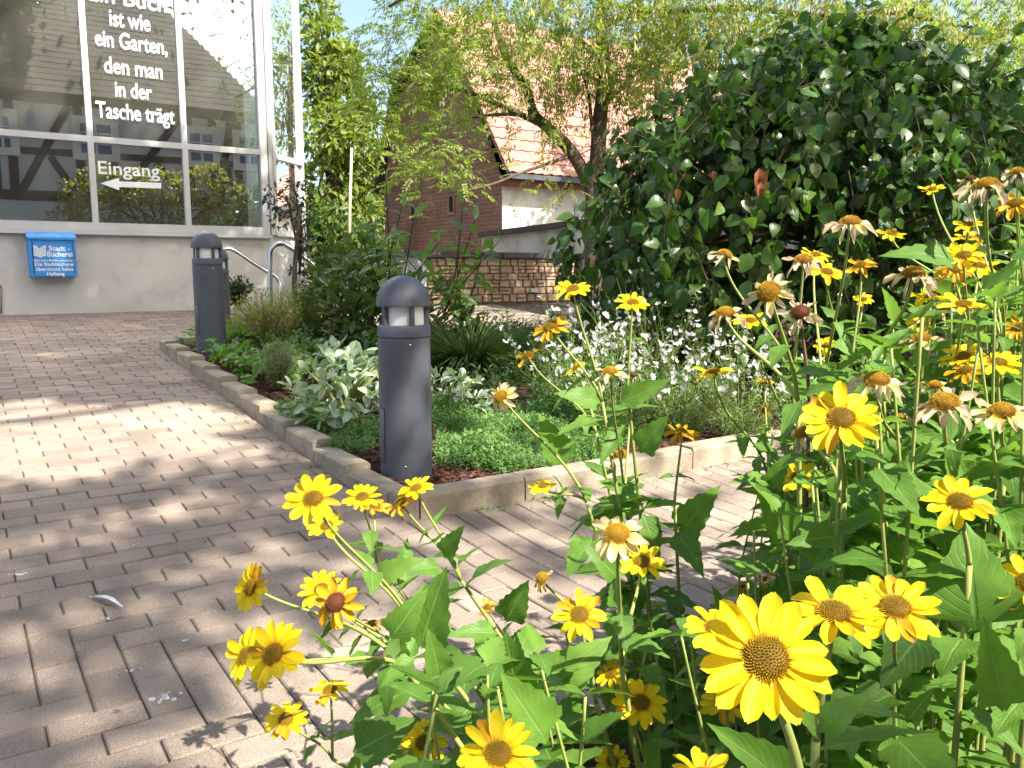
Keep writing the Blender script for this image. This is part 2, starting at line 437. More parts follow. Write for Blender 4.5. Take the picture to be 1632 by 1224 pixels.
# dark room behind the glass and flat roof slab
mb = MB(); inn = [p+U*.5+V*.05-N2*.3 for p in prof[:1]]+[C1+U*.5-V*.1, C2-N2*.5+U*.2, C3-N2*.5, W(SW+8, TL, 0)]
mb.add([W(SW+2.2, TL, zt+.01), W(SW+2.2, TC+.4, zt+.01), W(SW+2.2, TC+.4, ZTOP), W(SW+2.2, TL, ZTOP)], [(0, 1, 2, 3)])
mb.obj('room_wall', m_room, lib)
mb = MB(); mb.add([p+Z*ZTOP for p in prof]+[p+Z*(ZTOP+.3) for p in prof], [(0, 1, 6, 5), (1, 2, 7, 6), (2, 3, 8, 7), (3, 4, 9, 8), (4, 0, 5, 9), (5, 6, 7, 8, 9), (0, 4, 3, 2, 1)])
mb.obj('roof', m_alu, lib)
def bar(p, q, wdt, dep, n_, name='frame_bar', up=None, mat=None, fwd=.03):
    "box bar from p to q, wdt across, dep deep, sits fwd in front along n_"
    p, q = np.asarray(p, float), np.asarray(q, float); d = unit(q-p); a = unit(np.cross(n_, d))
    o = p-a*wdt/2-n_*(dep-fwd)
    return MB().box(o, q-p, a*wdt, n_*dep).obj(name, mat or m_alu, lib)
NF = -U
for k, t in enumerate(TM[:-1]):
    bar(W(SW, t, Z_SILL), W(SW, t, ZTOP), .055, .10, NF, 'mullion')
for z, wd in ((Z_TR, .06), (Z_TR2, .06), (ZTOP-.04, .08)):
    for k in range(len(TM)-1): bar(W(SW, TM[k]+.028, z), W(SW, TM[k+1]-.028, z), wd, .085, NF, 'transom')
bar(W(SW, TL, Z_SILL-.02), W(SW, TC-.03, Z_SILL-.02), .085, .13, NF, 'sill_frame', fwd=.045)
bar(W(SW, TL, Z_SILL-.082), W(SW, TC-.01, Z_SILL-.082), .035, .15, NF, 'sill_drip', fwd=.062)
bar(W(SW, TL, Z_SILL-.0635), W(SW, TC-.02, Z_SILL-.0635), .006, .13, NF, 'gasket', mat=m_dark, fwd=.04)
# corner post (three steps), side frame
bar(C1-V*.07+Z*(Z_SILL-.06), C1-V*.07+Z*ZTOP, .075, .12, NF, 'corner_post', fwd=.05)
nb = unit(NF+N2); bar(C1+Z*(Z_SILL-.06), C1+Z*ZTOP, .05, .08, nb, 'corner_post', fwd=.035)
bar(C1+D2*.06+Z*(Z_SILL-.06), C1+D2*.06+Z*ZTOP, .06, .09, N2, 'corner_post', fwd=.04)
bar(C2-D2*.025+Z*(Z_SILL-.6), C2-D2*.025+Z*ZTOP, .045, .06, N2, 'corner_post', fwd=.03)
for z, wd in ((Z_TR-.02, .06), (Z_TR2, .06), (Z_SILL-.03, .08)):
    bar(C1+D2*.09+Z*z, C2-D2*.05+Z*z, wd, .08, N2, 'transom')
def pane(p, q, z0, z1, n_, parent=lib):
    p, q = np.asarray(p), np.asarray(q); d = q-p
    return MB().box(p+Z*z0-n_*.02, d, n_*.012, Z*(z1-z0)).obj('pane', m_glass, parent)
panes = {}
for k in range(len(TM)-1):
    for r_, (z0, z1) in enumerate(((Z_SILL+.022, Z_TR-.03), (Z_TR+.03, Z_TR2-.03), (Z_TR2+.03, ZTOP-.08))):
        panes[k, r_] = pane(W(SW, TM[k]+.027, 0), W(SW, TM[k+1]-(.027 if k < len(TM)-2 else .10), 0), z0, z1, NF)
for z0, z1 in ((Z_SILL+.01, Z_TR-.05), (Z_TR+.01, Z_TR2-.03), (Z_TR2+.03, ZTOP)):
    pane(C1+D2*.09, C2-D2*.05, z0, z1, N2)
bar(C2+U*.0+Z*(Z_SILL-.06), C3+Z*(Z_SILL-.06), .08, .1, V, 'sill_frame')
MB().box(C2+V*-.03+Z*Z_SILL, C3-C2, V*.02, Z*(ZTOP-Z_SILL)).obj('pane', m_glass, lib)
MB().box(W(SW, TL, Z_SILL), W(SW+8, TL, 0)-W(SW, TL, 0), V*.02, Z*(ZTOP-Z_SILL)).obj('side_wall', m_conc, lib)

def text_mesh(s, size, bold=.0, align='CENTER', space=1.0):
    cu = bpy.data.curves.new('lettering', 'FONT'); cu.body = s; cu.size = size; cu.align_x = align; cu.offset = bold*size
    cu.space_character = space; cu.resolution_u = 4; cu.extrude = .0008
    o = bpy.data.objects.new('lettering', cu); COL.objects.link(o)
    bpy.context.view_layer.update(); dg = bpy.context.evaluated_depsgraph_get()
    me = bpy.data.meshes.new_from_object(o.evaluated_get(dg)); bpy.data.objects.remove(o)
    if not me.uv_layers: me.uv_layers.new(name='UVMap')
    return me
def wall_text(s, px, py_base, h_px, parent, mat, s_plane, bold=.02, wpx=None, space=1.0):
    p = on_s(px, py_base, s_plane); D = project(p)[2]
    size = h_px*D/F/.69*1.0
    me = text_mesh(s, size, bold, space=space)
    me.materials.clear(); me.materials.append(mat)
    sx_ = 1.0
    if wpx:
        co = np.array([v.co[:] for v in me.vertices]); wd = co[:, 0].max()-co[:, 0].min()
        t_a = st(on_s(px-wpx/2, py_base, s_plane))[1]; t_b = st(on_s(px+wpx/2, py_base, s_plane))[1]; sx_ = (t_b-t_a)/wd
        c0 = (co[:, 0].max()+co[:, 0].min())/2
        for v in me.vertices: v.co.x = (v.co.x-c0)*sx_
    o_ = link('lettering', me, parent)
    m4 = frame(p-pos_of(parent), V, Z, -U); o_.matrix_basis = Matrix(m4.tolist()); return o_
SG = SW-.012
for s, px, py, h, wpx in (('Ein Buch', 205, 9.5, 23, 124), ('ist wie', 208, 45, 25, 64), ('ein Garten,', 211, 79.5, 24, 114), ('den man', 214, 120.5, 24, 92),
                          ('in der', 214, 156, 23, 58), ('Tasche trägt', 218, 192, 24, 124), ('Eingang', 207, 279.5, 19.5, 98)):
    wall_text(s, px, py, h, lib, m_white, SG, .010, wpx)
aw = [on_s(a, b, SG-.001) for a, b in ((160, 292), (190, 283.5), (190, 289), (257, 291.5), (257, 300.5), (190, 298), (190, 303))]
mb = MB(); mb.add([p for p in aw]+[p+U*.001 for p in aw], [(0, 6, 5, 4, 3, 2, 1), (7, 8, 9, 10, 11, 12, 13)]+[(i, (i+1) % 7, 7+(i+1) % 7, 7+i) for i in range(7)])
mb.obj('arrow', m_white, lib)
m_black = surf('black_sticker', (.012, .012, .012), None, 3, .7)
bd = [(352, 291), (358, 289.5), (366, 288.5), (371, 286), (378, 285.5), (374, 288), (370, 289.5), (373, 292), (371, 295), (367, 292), (361, 293)]
bq = [on_s(a, b, SG-.001) for a, b in bd]; n = len(bq)
mb = MB(); mb.add(bq+[p+U*.001 for p in bq], [tuple(range(n))[::-1], tuple(range(n, 2*n))]+[(i, (i+1) % n, n+(i+1) % n, n+i) for i in range(n)])
mb.obj('bird_sticker', m_black, lib)
# blue returns box
m_blue = surf('blue_paint', (.045, .27, .66), (.04, .25, .60), 6, .45, .03, 40, spec=.45, dirt=((.03, .10, .28), 12, .35))
m_blued = surf('dark_gap', (.008, .03, .10), None, 6, .6)
S_B = SW-.17
tb0, zb1 = st(on_s(44, 381, S_B))[1], on_s(44, 381, S_B)[2]; tb1, zb0 = st(on_s(124, 441, S_B))[1], on_s(124, 441, S_B)[2]
box = empty('returns_box', W(SW, (tb0+tb1)/2, zb0), 'blue metal book return box hung on the concrete base under the glass', 'return box')
tm = tb1-tb0
MB().box(W(S_B, tb0, zb0), V*tm, U*(SW-S_B-.003), Z*(zb1-zb0-.005)).obj('box_body', m_blue, box)
lid0 = [(S_B-.012, zb1-.002), (S_B-.012, zb1+.022), (SW-.006, zb1+.10), (SW-.006, zb1-.002)]
mb = MB(); mb.add([W(s, tb0-.008, z) for s, z in lid0]+[W(s, tb1+.008, z) for s, z in lid0], [(0, 1, 2, 3), (7, 6, 5, 4), (0, 4, 5, 1), (1, 5, 6, 2), (2, 6, 7, 3), (3, 7, 4, 0)])
mb.obj('lid', m_blue, box)
MB().box(W(S_B-.003, tb0+.03, zb0+.035), V*(tm-.055), U*.002, Z*(zb1-zb0-.05)).obj('door_gap', m_blued, box)
dr = MB().box(W(S_B-.008, tb0+.038, zb0+.008), V*(tm-.07), U*.0075, Z*(zb1-zb0-.038)).obj('flap_door', m_blue, box)
MB().box(W(S_B-.010, tb0+.035, zb1-.027), V*(tm-.065), U*.006, Z*.010).obj('flap_handle', m_blue, box)
SP = S_B-.0095
for s, px, py, h, wpx in (('Stadt -', 95, 399.5, 7.5, 34), ('Bücherei', 96, 409, 8, 40), ('Bitte keine Medien einwerfen !', 86.5, 416.5, 3.2, 64),
                          ('Die Stadtbücherei', 87, 423.8, 5.6, 62), ('übernimmt keine', 88, 431.5, 5.4, 60), ('Haftung', 89, 439, 5.4, 28)):
    wall_text(s, px, py, h, box, m_white, SP, .012, wpx)
mb = MB()
for k in range(7):
    y = 391.5+k*2.55; sag = 4.2-k*.35
    for sgn in (-1, 1):
        pts = [on_s(63.0+k*.15+sgn*x_, y+sag*(1-x_/10.2)**1.5 + (1.5-k*.12 if x_ < 1 else 0), SP-.0005) for x_ in (0, 3, 6.5, 10.2)]
        for a, b in zip(pts[:-1], pts[1:]): mb.add([a-Z*.0045, b-Z*.0045, b+Z*.0045, a+Z*.0045], [(0, 1, 2, 3)])
mb.obj('open_book_emblem', m_white, box)
MB().lathe([(0, .004), (.011, .004), (.011, 0)], 12).obj('lock', m_alu, box).matrix_basis = Matrix(frame(W(S_B-.014, (tb0+tb1)/2, zb1+.012)-pos_of(box), V, Z, -U).tolist())
# electrical socket remains on wall at left: grey conduit
pc = [on_s(2, y, SW-.02) for y in (380, 405, 430, 457, 500)]
cd = empty('wall_conduit', pc[-1], 'thin grey conduit with a small reddish junction on the wall left of the blue box', 'conduit')
MB().tube([pc[3], pc[4]], .008, 6).obj('pipe', surf('conduit_grey', (.2, .2, .2), None, 5, .6), cd)
MB().box(pc[3]-V*.03-Z*.015, V*.03, U*.02, Z*.035).obj('junction', surf('junction_red', (.22, .07, .05), None, 5, .6), cd)

# ------------------------------------------------------------------ brick barn with red tiled roof
m_brick = None
def brickmat():
    m, nt = newmat('old_brick'); L = nt.links
    tc = nd(nt, 'ShaderNodeTexCoord')
    bt = nd(nt, 'ShaderNodeTexBrick'); L.new(tc.outputs['UV'], bt.inputs[0])
    bt.inputs['Color1'].default_value = (.31, .125, .078, 1); bt.inputs['Color2'].default_value = (.22, .095, .066, 1); bt.inputs['Mortar'].default_value = (.27, .20, .16, 1)
    bt.inputs['Scale'].default_value = 1; bt.inputs['Mortar Size'].default_value = .012; bt.inputs['Brick Width'].default_value = .26; bt.inputs['Row Height'].default_value = .085
    geo = nd(nt, 'ShaderNodeNewGeometry'); k = ramp(nt, noise(nt, geo.outputs['Position'], 1.3, 6, .7), [(.3, g3(.6)), (.7, g3(1.35))])
    c = mix(nt, 1.0, bt.outputs[0], k, 'MULTIPLY')
    c = mix(nt, ramp(nt, noise(nt, geo.outputs['Position'], 7, 3), [(.5, g3(0)), (.7, g3(.5))]), c, (.25, .13, .085))
    b = nd(nt, 'ShaderNodeBsdfPrincipled'); L.new(c, b.inputs['Base Color']); b.inputs['Roughness'].default_value = .95
    bn = nd(nt, 'ShaderNodeBump'); bn.invert = True; bn.inputs['Distance'].default_value = .02; bn.inputs['Strength'].default_value = .8
    L.new(bt.outputs['Fac'], bn.inputs['Height']); L.new(bn.outputs[0], b.inputs['Normal'])
    o = nd(nt, 'ShaderNodeOutputMaterial'); L.new(b.outputs[0], o.inputs[0]); return m
m_brick = brickmat()
m_tile = surf('red_roof_tile', (.40, .19, .155), (.33, .155, .13), 1.2, .85, .2, 30, island=.14, dirt=((.20, .12, .10), 2.2, .5))
m_render = surf('old_white_render', (.62, .60, .53), (.50, .48, .43), 1.5, .95, .35, 25, dirt=((.27, .25, .22), 3, .65))
m_slate = surf('dark_slate', (.075, .062, .068), (.05, .045, .05), 5, .8, .2, 30, island=.2)
m_gut = surf('zinc_gutter', (.10, .11, .13), (.07, .08, .09), 4, .5, metal=.4)
DH = 17.0
hc = at(800, 430, DH); hs, ht = st(hc)
ze = at(800, 276, DH)[2]
barn = empty('brick_barn', W(hs, ht, zg(hs)), 'old barn with dark red brick gable and pale red tiled roof behind the tree', 'barn')
gp = [(0, -.5), (0, ze-.1), (2.35, 6.55), (4.55, 5.15), (5.35, 3.5), (5.5, 3.1), (5.5, -.5)]
mb = MB(); pts = [W(hs+k, ht, z) for k, z in gp]
mb.add(pts, [tuple(range(len(gp)))[::-1]], 0, [(k, z) for k, z in gp]); 
LB = 13.0
mb.add([W(hs+k, ht+LB, z) for k, z in gp], [tuple(range(len(gp)))], 0, [(k, z) for k, z in gp])
mb.add([W(hs+5.5, ht, -.5), W(hs+5.5, ht+LB, -.5), W(hs+5.5, ht+LB, 3.1), W(hs+5.5, ht, 3.1)], [(0, 1, 2, 3)], 0, [(0, 0), (LB, 0), (LB, 3.6), (0, 3.6)])
mb.obj('brick_wall', m_brick, barn)
MB().add([W(hs+.0, ht, -.5), W(hs+.0, ht+LB, -.5), W(hs+.0, ht+LB, ze-.1), W(hs, ht, ze-.1)], [(0, 3, 2, 1)]).obj('rendered_wall', m_render, barn)
MB().box(W(hs-.012, ht+.003, -.5), V*.28, U*.03, Z*(ze+.38)).obj('corner_quoin', m_render, barn)
# front roof slope: laid tile by tile in courses (stuff), on a deck
eave = W(hs-.42, ht-.12, ze-.38*0+.0-.05); rid = W(hs+2.35, ht-.12, 6.62)
sv = rid-eave; sl_len = np.linalg.norm(sv); sd = sv/sl_len; nrm = unit(np.cross(V, sd))
MB().box(eave-nrm*.06, V*(LB+.2), sv, nrm*.05).obj('roof_deck', m_tile, barn)
tile = MB(); tw, tl = .235, .40
xs_ = np.linspace(-tw/2, tw/2, 7); zz = [.0, .018, .026, .018, .0, -.004, .006]
for r_ in (0, 1):
    pass
vs = [(x, -.02, z+.03) for x, z in zip(xs_, zz)]+[(x, tl, z) for x, z in zip(xs_, zz)]+[(x, -.02, z+.008) for x, z in zip(xs_, zz)]
tile.add(vs, [(i, i+1, i+8, i+7) for i in range(6)]+[(i+14, i+15, i+1, i) for i in range(6)])
tile_me = tile.mesh('roof_tile', m_tile)
xf = []
rows = int(sl_len/.30)
for r_ in range(rows):
    for c in range(int((LB+.2)/tw)):
        p = eave+sd*(r_*.30)+V*((c+.5)*tw)+nrm*random.uniform(-.003, .004)
        xf.append(frame(p, unit(V+sd*random.gauss(0, .008)), sd, nrm))
scatter('roof_tiles', [tile_me], xf, barn)
# back slope and verge in dark slate
k2 = [(2.35, 6.60), (4.6, 5.22), (5.42, 3.55), (5.72, 2.9)]
mb = MB()
for (ka, za), (kb, zb_) in zip(k2[:-1], k2[1:]):
    d = W(hs+kb, ht-.18, zb_)-W(hs+ka, ht-.18, za); nn = unit(np.cross(d, V)); nn = nn if nn[2] > 0 else -nn
    mb.box(W(hs+ka, ht-.18, za), V*(LB+.3), d, nn*.09)
mb.obj('back_roof', m_slate, barn)
MB().box(W(hs-.44, ht-.10, ze-.17), V*(LB), U*.13, Z*.10).obj('gutter', m_gut, barn)
MB().box(W(hs-.28, ht-.03, ze-.28), V*(LB), U*.27, Z*.12).obj('eave_board', surf('red_board', (.20, .07, .06), None, 3, .8), barn)
def gable_hole(px, py, w_, h_):
    d = at(px, py, 1)-CAM; k = (np.dot(W(0, ht-.004)-CAM, V))/np.dot(d, V); p = CAM+d*k
    mbk = MB(); n = 8; ring = [(-w_/2, 0), (w_/2, 0)]+[(w_/2*math.cos(a), h_-w_/2+w_/2*math.sin(a)) for a in np.linspace(0, math.pi, n)]
    vs = [p+U*a+Z*b for a, b in ring]; mbk.add(vs, [tuple(range(len(vs)))]); o_ = mbk.obj('arched_window', m_dark, barn)
    fr_ = MB()
    rg = [(-w_/2*1.35, -.06), (w_/2*1.35, -.06)]+[(w_/2*1.35*math.cos(a), h_-w_/2+w_/2*1.35*math.sin(a)) for a in np.linspace(0, math.pi, n)]
    nn = len(ring); a_ = [p-V*.03+U*a+Z*b for a, b in ring]; b_ = [p-V*.03+U*a+Z*b for a, b in rg]
    fr_.add(a_+b_+[q+V*.035 for q in a_], [(i, (i+1) % nn, nn+(i+1) % nn, nn+i) for i in range(nn)]+[(i, 2*nn+i, 2*nn+(i+1) % nn, (i+1) % nn) for i in range(nn)])
    fr_.obj('window_surround', m_brick, o_)
gable_hole(659, 352, .22, .38); gable_hole(720, 338, .22, .36)
p = on_s(915, 345, hs); MB().box(p-U*.02, V*.8, U*.015, Z*.25).obj('window', surf('dusty_window', (.25, .28, .28), None, 3, .3), barn)

# ------------------------------------------------------------------ boundary walls
m_stone = surf('sandstone', (.43, .31, .215), (.34, .24, .16), 3, .95, .5, 60, island=.16, dirt=((.18, .12, .09), 6, .45))
m_mort = surf('lime_mortar', (.30, .22, .155), (.23, .17, .12), 8, .95)
m_cop = surf('coping_stone', (.10, .088, .085), (.07, .06, .06), 5, .9, .3, 40)
SB = 9.3; zt_ = on_s(850, 412, SB)[2]
sw_ = empty('stone_boundary_wall', W(SB, 6.0, zg(SB)), 'low wall of squared sandstone blocks under a dark coping behind the bed', 'wall')
ta, tb = 4.0, 9.5
MB().box(W(SB+.03, ta, -.3), V*(tb-ta), U*.3, Z*(zt_+.3)).obj('wall_core', m_mort, sw_)
# irregular stones
sxf = []; z = zg(SB)+.02
ubox = MB(); e = .08
vs = [(-.5, 0, -.5), (.5, 0, -.5), (.5, 0, .5), (-.5, 0, .5), (-.5+e, -1, -.5+e), (.5-e, -1, -.5+e*.8), (.5-e*.7, -1, .5-e), (-.5+e, -1, .5-e*.6)]
ubox.add(vs, [(4, 5, 6, 7), (0, 1, 5, 4), (1, 2, 6, 5), (2, 3, 7, 6), (3, 0, 4, 7)]); stone_me = ubox.mesh('wall_stone', m_stone)
while z < zt_-.02:
    h = min(random.uniform(.06, .13), zt_-z); t = ta
    while t < tb:
        ln = random.uniform(.07, .23)
        sp_ = random.random() < .35
        for (zz_, hh) in (((z, h/2), (z+h/2, h/2)) if sp_ else ((z, h),)):
            m4 = np.eye(4); m4[:3, 0] = V*(ln-.009)+Z*random.uniform(-.014, .014); m4[:3, 1] = U*random.uniform(.034, .042); m4[:3, 2] = Z*(hh-.008); m4[:3, 3] = W(SB+.032, t+ln/2, zz_+hh/2)
            sxf.append(m4)
        t += ln
    z += h
sxf = np.array(sxf); pr = np.array([project(x[:3, 3]) for x in sxf])
vis = (np.abs(pr[:, 0]-880) < 170)
o_ = np.argsort(~vis, kind='stable'); sel = o_[:min(300, vis.sum())]; rest = np.setdiff1d(np.arange(len(sxf)), sel)
scatter('wall_stone', [stone_me], sxf[sel], sw_, 300); 
if len(rest): merged('wall_stones', [stone_me], sxf[rest], np.zeros(len(rest), int), None, sw_)
t = ta
while t < tb:
    MB().box(W(SB-.05, t+.003, zt_+.002), V*.69, U*.42, Z*.075).obj('coping_slab', m_cop, sw_); t += .7
# rendered garden wall behind, running towards the viewer
gw0, gw1 = at(768, 372, 13.2), at(960, 348, 11.4)
gw = empty('rendered_garden_wall', np.array([gw0[0], gw0[1], zg(99)]), 'stained cream rendered wall with a sloping dark coping in front of the barn', 'wall')
d = gw1-gw0; dh = unit([d[0], d[1], 0]); nn = np.array([dh[1], -dh[0], 0])
e0, e1 = gw0-d*.0, gw0+d*3
mb = MB(); q = [e0*[1, 1, 0]-nn*0, e1*[1, 1, 0]]
vs = [q[0], q[1], e1-Z*.06, e0-Z*.06]; vs += [v-nn*.25 for v in vs]
mb.add(vs, [(0, 1, 2, 3), (7, 6, 5, 4), (0, 4, 5, 1), (1, 5, 6, 2), (2, 6, 7, 3), (3, 7, 4, 0)]); mb.obj('rendered_face', m_render, gw)
MB().box(e0-Z*.06+nn*.09, d*3, -nn*.45, Z*.075).obj('coping', m_cop, gw)
# small white plant labels on the stone wall
m_sign = surf('white_plastic', (.7, .72, .74), None, 4, .5)
for px, py, lb in ((852, 462, 'small white label plate on the stone wall near the yellow flower'), (780, 456, 'small pale label plate on the stone wall behind laurel leaves')):
    p = on_s(px, py, SB-.045); e_ = empty('label_plate', p, lb, 'label plate', 'label plates on the stone wall')
    MB().box(p-V*.055-Z*.03, V*.11, U*.012, Z*.05).obj('plate', m_sign, e_)
# grey rendered low wall / parapet of the stairs behind the shrubs
p0 = at(545, 404, 9.6); pw_ = empty('stair_parapet', np.array([p0[0], p0[1], zg(99)]), 'grey parapet with a dark capping half hidden behind the laurel', 'parapet')
m_grey = surf('grey_render', (.25, .26, .29), (.21, .22, .25), 2, .9, .1, 30)
MB().box(p0*[1, 1, 0]+Z*(-.3), V*1.1, U*.2, Z*(p0[2]+.3-.03)).obj('parapet_face', m_grey, pw_)
MB().box(p0-Z*.028-U*.03-V*.03, V*1.16, U*.26, Z*.045).obj('capping', m_gut, pw_)

# ------------------------------------------------------------------ half-timbered house behind the viewer (seen in the glass)
SH = -5.0
m_plas = surf('white_plaster', (.62, .60, .55), (.55, .53, .48), 1.5, .95, .15, 20)
m_beam = surf('dark_timber', (.065, .048, .033), (.05, .038, .027), 6, .85, .3, 40)
m_hroof = surf('brown_tile', (.165, .14, .10), (.14, .118, .085), 1.3, .9, .2, 25, island=.08)
m_wfr = surf('white_window_frame', (.82, .78, .66), None, 2, .6)
m_pane = surf('blue_window_glass', (.05, .09, .20), (.04, .07, .16), 1.5, .08, spec=.6)
def virt(px, py, s_real):
    "real point at plane s_real whose mirror image in the library glass shows at (px,py)"
    p = on_s(px, py, 2*SW-s_real); s, t = st(p); return t, p[2]
tR = virt(413, 178, SH)[0]; zE = virt(210, 163, SH)[1]; zR = virt(250, 4, SH-4.2)[1]; tRr = virt(250, 4, SH-4.2)[0]
tL = -9.0
hth = empty('half_timbered_house', W(SH, (tL+tR)/2, 0), 'half-timbered house with white panels and brown tiled hip roof, reflected in the library glass', 'house')
MB().box(W(SH, tL, -.1), V*(tR-tL), -U*8, Z*(zE+.1)).obj('plaster_wall', m_plas, hth)
mb = MB(); ov = .5; ez = zE-.05
cor = [W(SH+ov, tL-ov, ez), W(SH+ov, tR+.15, ez), W(SH-8.4-ov, tR+.15, ez), W(SH-8.4-ov, tL-ov, ez), W(SH-4.2, tL+1, zR), W(SH-4.2, tRr, zR)]
mb.add(cor, [(1, 0, 4, 5), (2, 1, 5), (3, 2, 5, 4), (0, 3, 4), (0, 1, 2, 3)]); mb.obj('roof_deck', m_hroof, hth)
rt = MB(); rt.add([(-.11, 0, .006), (.11, 0, .006), (.11, .36, 0), (-.11, .36, 0), (-.11, 0, 0), (.11, 0, 0)], [(0, 1, 2, 3), (4, 5, 1, 0)])
rt_me = rt.mesh('house_tile', m_hroof)
sv = W(SH-4.2, 0, zR)-W(SH+ov, 0, ez); sdl = np.linalg.norm(sv); sd = sv/sdl; nr = unit(np.cross(-V, sd)); xf = []
for r_ in range(int(sdl/.3)):
    f_ = r_*.3/sdl; ta_ = tL-ov+(1+ov)*f_; tb_ = tR+.15+(tRr-tR-.15)*f_
    nc_ = int((tb_-ta_)/.225)+1
    for c in range(nc_):
        xf.append(frame(W(SH+ov, tb_-(c+.5)*.225, ez)+sd*r_*.3+nr*random.uniform(.003, .007), -V, sd, nr))
scatter('house_tiles', [rt_me], xf, hth)
def beam(t0_, z0_, t1_, z1_, w_=.2, name='beam'):
    p, q = W(SH+.0, t0_, z0_), W(SH, t1_, z1_); d = q-p; a = unit(np.cross(U, d))
    MB().box(p-a*w_/2-U*.05, d, a*w_, U*.085).obj(name, m_beam, hth)
zlo, zhi = virt(210, 318, SH)[1], zE-.12; zmid = (zlo+zhi)/2-.1
def wt(px): return virt(px, 250, SH)[0]
wins = [(wt(-8), wt(20)), (wt(128), wt(180)), (wt(302), wt(340)), (wt(380), wt(413))]
for z in (zlo, zhi): beam(tL, z, tR, z, .24)
zw0, zw1 = virt(320, 258, SH)[1], virt(320, 212, SH)[1]
gaps = [(tL, wins[0][0]), (wins[0][1], wins[1][0]), (wins[1][1], wins[2][0]), (wins[2][1], wins[3][0])]
for a, b in gaps:
    n_ = max(1, int(round((b-a)/1.5)))
    for k in range(n_+1):
        t_ = a+(b-a)*k/n_; beam(t_, zlo+.1, t_, zhi-.1, .2)
        if k < n_:
            t2 = a+(b-a)*(k+1)/n_
            beam(t_+.1, zmid, t2-.1, zmid, .17)
            if (k % 2) == 0: beam(t_+.15, zlo+.12, t2-.2, zhi-.15, .19); beam(t2-.15, zlo+.12, t_+(t2-t_)*.55, zmid-.1, .17)
            else: beam(t2-.15, zlo+.12, t_+.2, zhi-.15, .19)
for a, b in wins:
    o_ = MB().box(W(SH-.02, a-.16, zw0-.16), V*(b-a+.32), U*.10, Z*(zw1-zw0+.32)).obj('window_frame', m_wfr, hth)
    for k in range(2):
        w2 = (b-a)/2
        for r_ in range(3):
            hh = (zw1-zw0)/3
            MB().box(W(SH+.075, a+k*w2+.03, zw0+r_*hh+.02), V*(w2-.06), U*.012, Z*(hh-.04)).obj('window_pane', m_pane, o_)
# ------------------------------------------------------------------ bollard lamps
m_boll = surf('anthracite_paint', (.085, .093, .115), (.075, .083, .103), 8, .5, .04, 300, spec=.45, dirt=((.16, .16, .16), 14, .25))
m_lens = surf('frosted_lens', (.86, .86, .82), (.78, .78, .74), 10, .3, spec=.5)
m_steel = surf('brushed_steel', (.62, .62, .62), None, 6, .22, metal=1.0)
def make_bollard():
    b = empty('bollard_lamp', (0, 0, 0)); r = .107; n = 40
    MB().lathe([(0, -.12), (r, -.12), (r, .588), (r-.002, .590), (0, .590)], n).obj('shaft', m_boll, b, 40)
    MB().lathe([(r-.006, .588), (r-.006, .594), (r+.0008, .595), (r+.0008, .632), (r-.004, .639), (r-.012, .641), (0, .641)], n).obj('collar', m_boll, b, 40)
    MB().lathe([(r-.026, .641), (r-.026, .722)], n).obj('lens', m_lens, b)
    for k in range(5):
        a = R(-62+72*k); c, s = math.cos(a), math.sin(a)
        rd = np.array([c, s, 0]); tg = np.array([-s, c, 0])
        MB().box(rd*(r-.024)-tg*.0075+Z*.640, rd*.020, tg*.015, Z*.084).obj('lens_bar', m_boll, b)
    prof = [(r-.030, .722), (r+.003, .716), (r+.0045, .720)]+[((r+.0045)*math.cos(x), .724+.116*math.sin(x)) for x in np.linspace(0, math.pi/2, 14)]
    MB().lathe(prof, n).obj('dome', m_boll, b, 40)
    # access door, a curved plate standing a hair proud with a dark gap
    MB().lathe([(r+.0004, .075), (r+.0004, .305)], 14, a0=R(-186), a1=R(-134)).obj('door_gap', m_dark, b)
    MB().lathe([(r+.0005, .078), (r+.0016, .079), (r+.0016, .301), (r+.0005, .302)], 14, a0=R(-187), a1=R(-135.3)).obj('access_door', m_boll, b)
    for a, z in ((-70, .565), (-84, .07), (-190, .565)):
        a = R(a); c, s = math.cos(a), math.sin(a)
        m4 = frame((c*r, s*r, z), (-s, c, 0), Z, (c, s, 0)); q = MB().lathe([(0, .0022), (.0045, .0018), (.005, 0)], 10).obj('screw', m_steel, b); q.matrix_basis = Matrix(m4.tolist())
    return b
def copy_tree(o, parent=None):
    c = o.copy(); COL.objects.link(c); c.parent = parent
    for ch in list(o.children): copy_tree(ch, c)
    return c
bo = make_bollard()
p0 = on_ground(648, 760, .06); b1 = at(648, 761, 3.66); bo_sc = 3.66/3.47
def set_boll(o, loc, label, rz=0):
    o.location = loc; o.rotation_euler.z = rz; tag(o, label, 'bollard lamp', 'dome topped bollard lamps')
bolls = [copy_tree(bo) for _ in range(2)]
bo.scale = (bo_sc,)*3
set_boll(bo, b1+Z*.0, 'anthracite bollard lamp with dome top standing nearest, in bark at the corner of the kerb')
q = at(337, 549, 6.23); set_boll(bolls[0], q, 'grey dome topped bollard lamp at the far end of the kerb, before the concrete wall', R(20))
q = at(350, 541, 7.55); set_boll(bolls[1], q, 'dark bollard lamp mostly hidden behind the far bollard beside the stair rails', R(70))

